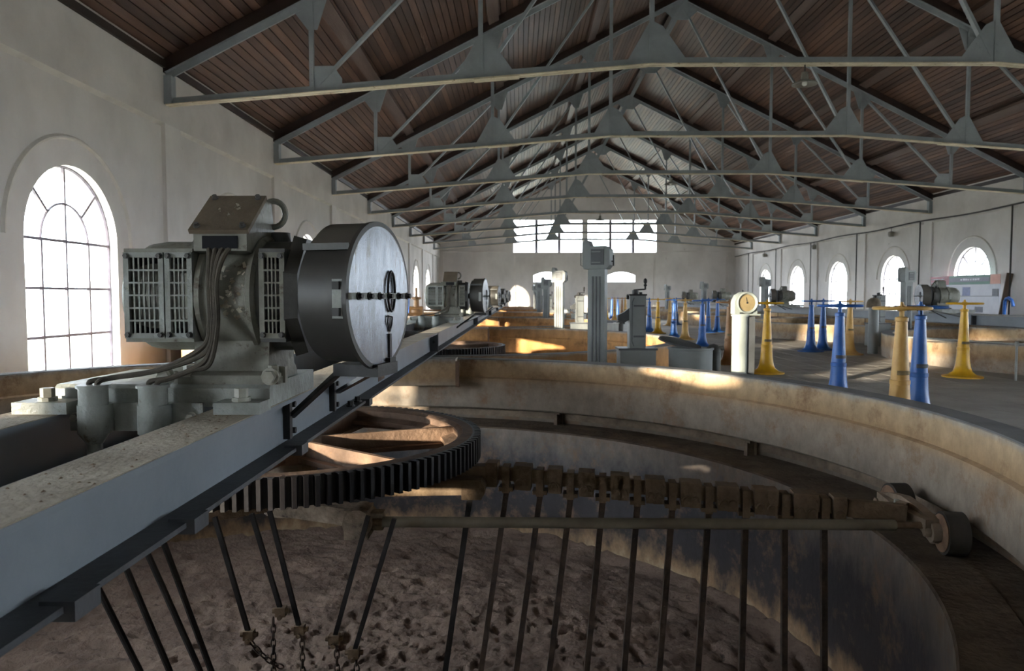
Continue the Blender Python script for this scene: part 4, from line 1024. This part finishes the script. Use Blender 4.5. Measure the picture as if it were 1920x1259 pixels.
for x, y, c in STANDS:
    same = [s for s in order if s[2] == c]; n = same.index((x, y, c)) + 1
    t = thing('valve_stand', '%s conical handwheel stand, %s of its colour from the %s' % (names[c], ORD[n], END), 'valve stand', (x, y, .006), random.uniform(0, 1), 'handwheel valve stands along the walkway')
    a, b, w_, d, e = stand_meshes(c + '_paint')
    link('pedestal', a, t); link('spindle', b, t); link('handwheel', w_, t); link('name_plate', d, t, rz=-t.rotation_euler.z)

# capped vent pipe
t = thing('vent_pipe', 'grey vent pipe with a brown domed cap beside the valve stands', 'pipe', (7.38, 15.4, 0))
MB().cyl((0, 0, 0), (0, 0, .98), .10, n=24).build('pipe', 'panel_grey', t)
MB().lathe([(.0, 1.17), (.06, 1.16), (.115, 1.12), (.14, 1.05), (.145, .98), (.145, .96), (.10, .96)], 28).build('domed_cap', 'lid_brown', t)
# low guard rail round the right-hand tank
t = thing('guard_rail', 'thin pale pipe rail with slim posts in front of a tank parapet', 'rail', (7.0, 10.4, 0))
for x, y in ((0, 0), (-.72, 1.75)):
    MB().cyl((x, y, 0), (x, y, .53), .016, n=12).cyl((x, y, .50), (x, y, .56), .026, n=12).build('rail_post', 'rail_grey', t)
MB().tube([(.9, -2.0, .53), (0, 0, .53), (-.72, 1.75, .53)], .013, 8).build('rail_pipe', 'rail_grey', t)
MB().cyl((.9, -2.0, 0), (.9, -2.0, .55), .016, n=12).build('rail_post', 'rail_grey', t)

# banner board on the right wall, with flat print
bx = XR - .30
t = thing('banner_board', 'large printed board with red and green header in front of an arched window', 'banner', (bx, 0, 0))
def by(px): return at(px, 550, X=bx).y
def bz(py, px=1810): return at(px, py, X=bx).z
def quad_print(p0, p1, y0, y1, m_, nm, k=.0):
    a, b = sorted((by(p0), by(p1))); return MB().box(-.006 - k, .006 - k, a, b, bz(y1), bz(y0)).build(nm, m_, t, smooth=0)
MB().box(-.006, .006, by(1875), by(1745), 0, bz(534)).build('panel_sheet', 'print_white', t, smooth=0)
quad_print(1745, 1779, 517, 534, 'print_red', 'header_red'); quad_print(1779, 1856, 517, 534, 'print_green', 'header_green'); quad_print(1856, 1875, 517, 534, 'print_peach', 'header_photo')
quad_print(1780, 1855, 521, 529, 'print_grey', 'header_strip', .008)
for a, b, c, d, m_ in ((1805, 1819, 539, 555, 'print_blue'), (1861, 1872, 543, 555, 'print_grey'), (1829, 1844, 575, 585, 'print_grey')): quad_print(a, b, c, d, m_, 'photo_print', .008)
quad_print(1800, 1874, 555.2, 556.2, 'print_grey', 'sheet_joint', .007)
pr = MB(); rnd = random.Random(11)
for pc, hh, p0, p1, st_ in ((522.5, 2.2, 1747, 1772, 2.3), (529, 2.2, 1747, 1760, 2.3), (524.5, 3.4, 1801, 1833, 4.5)):
    p_ = p0
    while p_ < p1:
        l = rnd.uniform(.45, .85) * st_; a, b = sorted((by(p_), by(p_ + l))); pr.box(-.018, -.015, a, b, bz(pc + hh / 2), bz(pc - hh / 2 * rnd.uniform(.4, 1))); p_ += st_
pr.build('blurred_lettering', 'print_white', t, smooth=0)
yb_ = by(1881)
o = MB().bar((XR - .42, yb_, 0), (XR - .10, yb_, 1.94), .2, .04, (0, 1, 0)).build('leaning_plank', 'board_wood'); tag(o, 'brown plank leaning on the wall beside the printed banner', 'plank')
x_ = 15.2; y0_ = at(1884, 560, X=x_).y
o = MB().tube([(x_, y0_, 0), (x_, y0_, 1.03), (x_, y0_ - .06, 1.11), (x_, y0_ - .18, 1.14), (x_, y0_ - .32, 1.08), (x_, y0_ - .38, .97), (x_, y0_ - .4, .88)], .05, 10).build('bent_pipe', 'blue_paint'); tag(o, 'blue upright pipe with a hooked end near the banner', 'pipe')
# small blue pipe and brown valve by the left wall
o = MB().tube([at(759, 640, X=-5.6), at(759, 560, X=-5.6), at(763, 552, X=-5.6), at(766, 556, X=-5.6), at(766, 640, X=-5.6)], .035, 8); 
zmin = min(v[2] for v in o.v); o.v = [(v[0], v[1], v[2] if v[2] > .6 else 0.0) for v in o.v]
o = o.build('hoop_rail', 'blue_paint'); tag(o, 'slim blue hoop rail beyond the second drive motor by the wall', 'rail')

# ------------------------------------------------------------------ wall conduit, bulkhead lamps, hanging lamps
t = thing('wall_conduit', 'dark conduit pipe run along the wall above the banner with drop pipes', 'conduit', (XR - .12, 0, 0))
zc = 4.12
pts = [(0, y, zc + .03 * math.sin(y * .9)) for y in [YB + .3 + (YF - YB - .5) * i / 90 for i in range(91)]]
MB().tube(pts, .03, 8).build('main_run', 'conduit_dark', t)
dm = MB().cyl((0, 0, .0), (0, 0, zc), .028, n=8).mesh('drop_pipe'); dm.materials.append(MATS['conduit_dark'])
for y in TR: link('drop_pipe', dm, t, (.005, y + .68, 0))
bl = thing('bulkhead_lamp', '', 'lamp', (0, 0, 0))
MB().cyl((0, 0, -.18), (0, 0, 0), .012, n=6).build('stem', 'conduit_dark', bl)
MB().lathe([(.0, -.42), (.10, -.40), (.13, -.30), (.12, -.20), (.05, -.17), (.0, -.17)], 18).build('lamp_body', 'lamp_enamel', bl)
LY = [p.y for p in (at(1672, 436, X=XR - .12), at(1527, 461, X=XR - .12), at(1434, 478, X=XR - .12))]
for i, y in enumerate(LY):
    lb = 'small round bulkhead lamp hung under the wall conduit, %s from the %s' % (ORD[3 - i], END)
    if i == 0: bl.location = (XR - .14, y, zc); bl['label'] = lb
    else: dup(bl, (XR - .14, y, zc), label=lb)
hl = thing('hanging_lamp', '', 'lamp', (0, 0, 0))
MB().cyl((0, 0, -.14), (0, 0, 0), .012, n=6).build('stem', 'conduit_dark', hl)
MB().lathe([(.0, -.12), (.05, -.12), (.06, -.24), (.20, -.30), (.205, -.32), (.19, -.32), (.05, -.27), (.0, -.27)], 32).build('lamp_shade', 'lamp_enamel', hl)
MB().sphere((0, 0, -.30), .045).build('bulb', 'white_enamel', hl)
HL = [(at(1509, 132, Y=TR[2]).x, TR[2]), (at(1258, 330, Y=TR[4]).x, TR[4]), (at(1125, 400, Y=TR[6]).x, TR[6])]
for i, (x, y) in enumerate(HL):
    lb = 'dish-shaded pendant lamp under a truss chord, %s from the %s' % (ORD[3 - i], END)
    z = chord_z(x - XC) - .016
    if i == 0: hl.location = (x, y, z); hl['label'] = lb
    else: dup(hl, (x, y, z), label=lb)
for o in bpy.data.objects:
    if o.name.startswith('hanging_lamp'): o['group'] = 'pendant lamps under the trusses'
    if o.name.startswith('bulkhead_lamp'): o['group'] = 'lamps under the wall conduit'

# brown valve on the parapet behind the second motor, crumbs of debris on the near beam
o = MB().lathe([(.0, 0), (.14, 0), (.14, .03), (.08, .05), (.09, .3), (.16, .36), (.16, .42), (.07, .46), (.06, .66), (.12, .68), (.12, .72), (.03, .74), (.03, .95), (.0, .95)], 20).cyl((-.16, 0, .39), (.16, 0, .39), .12, n=14).build('gate_valve', 'brown_paint', None, (-2.45, TY0 + PITCHY * 1.5 - .25, Z_RIM)); tag(o, 'brown valve body on a tank parapet beyond the second drive motor', 'valve')
db = MB(); rnd = random.Random(5)
for i in range(90):
    x = BX + rnd.uniform(-FW / 2 + .01, FW / 2 - .01); y = rnd.uniform(-3.6, -1.55); r = rnd.uniform(.002, .0055); a = rnd.uniform(0, 3)
    c, d = math.cos(a) * r, math.sin(a) * r; z = BZ1 - BZ0
    db.add([(x - c * 1.6, y - d * 1.6, z), (x + d, y - c, z), (x + c * 1.6, y + d * 1.6, z), (x - d, y + c, z), (x, y, z + r * .8)], [(0, 1, 4), (1, 2, 4), (2, 3, 4), (3, 0, 4), (3, 2, 1, 0)])
tag(db.build('debris', 'rake_dirt', bridge, smooth=0), kind='stuff')
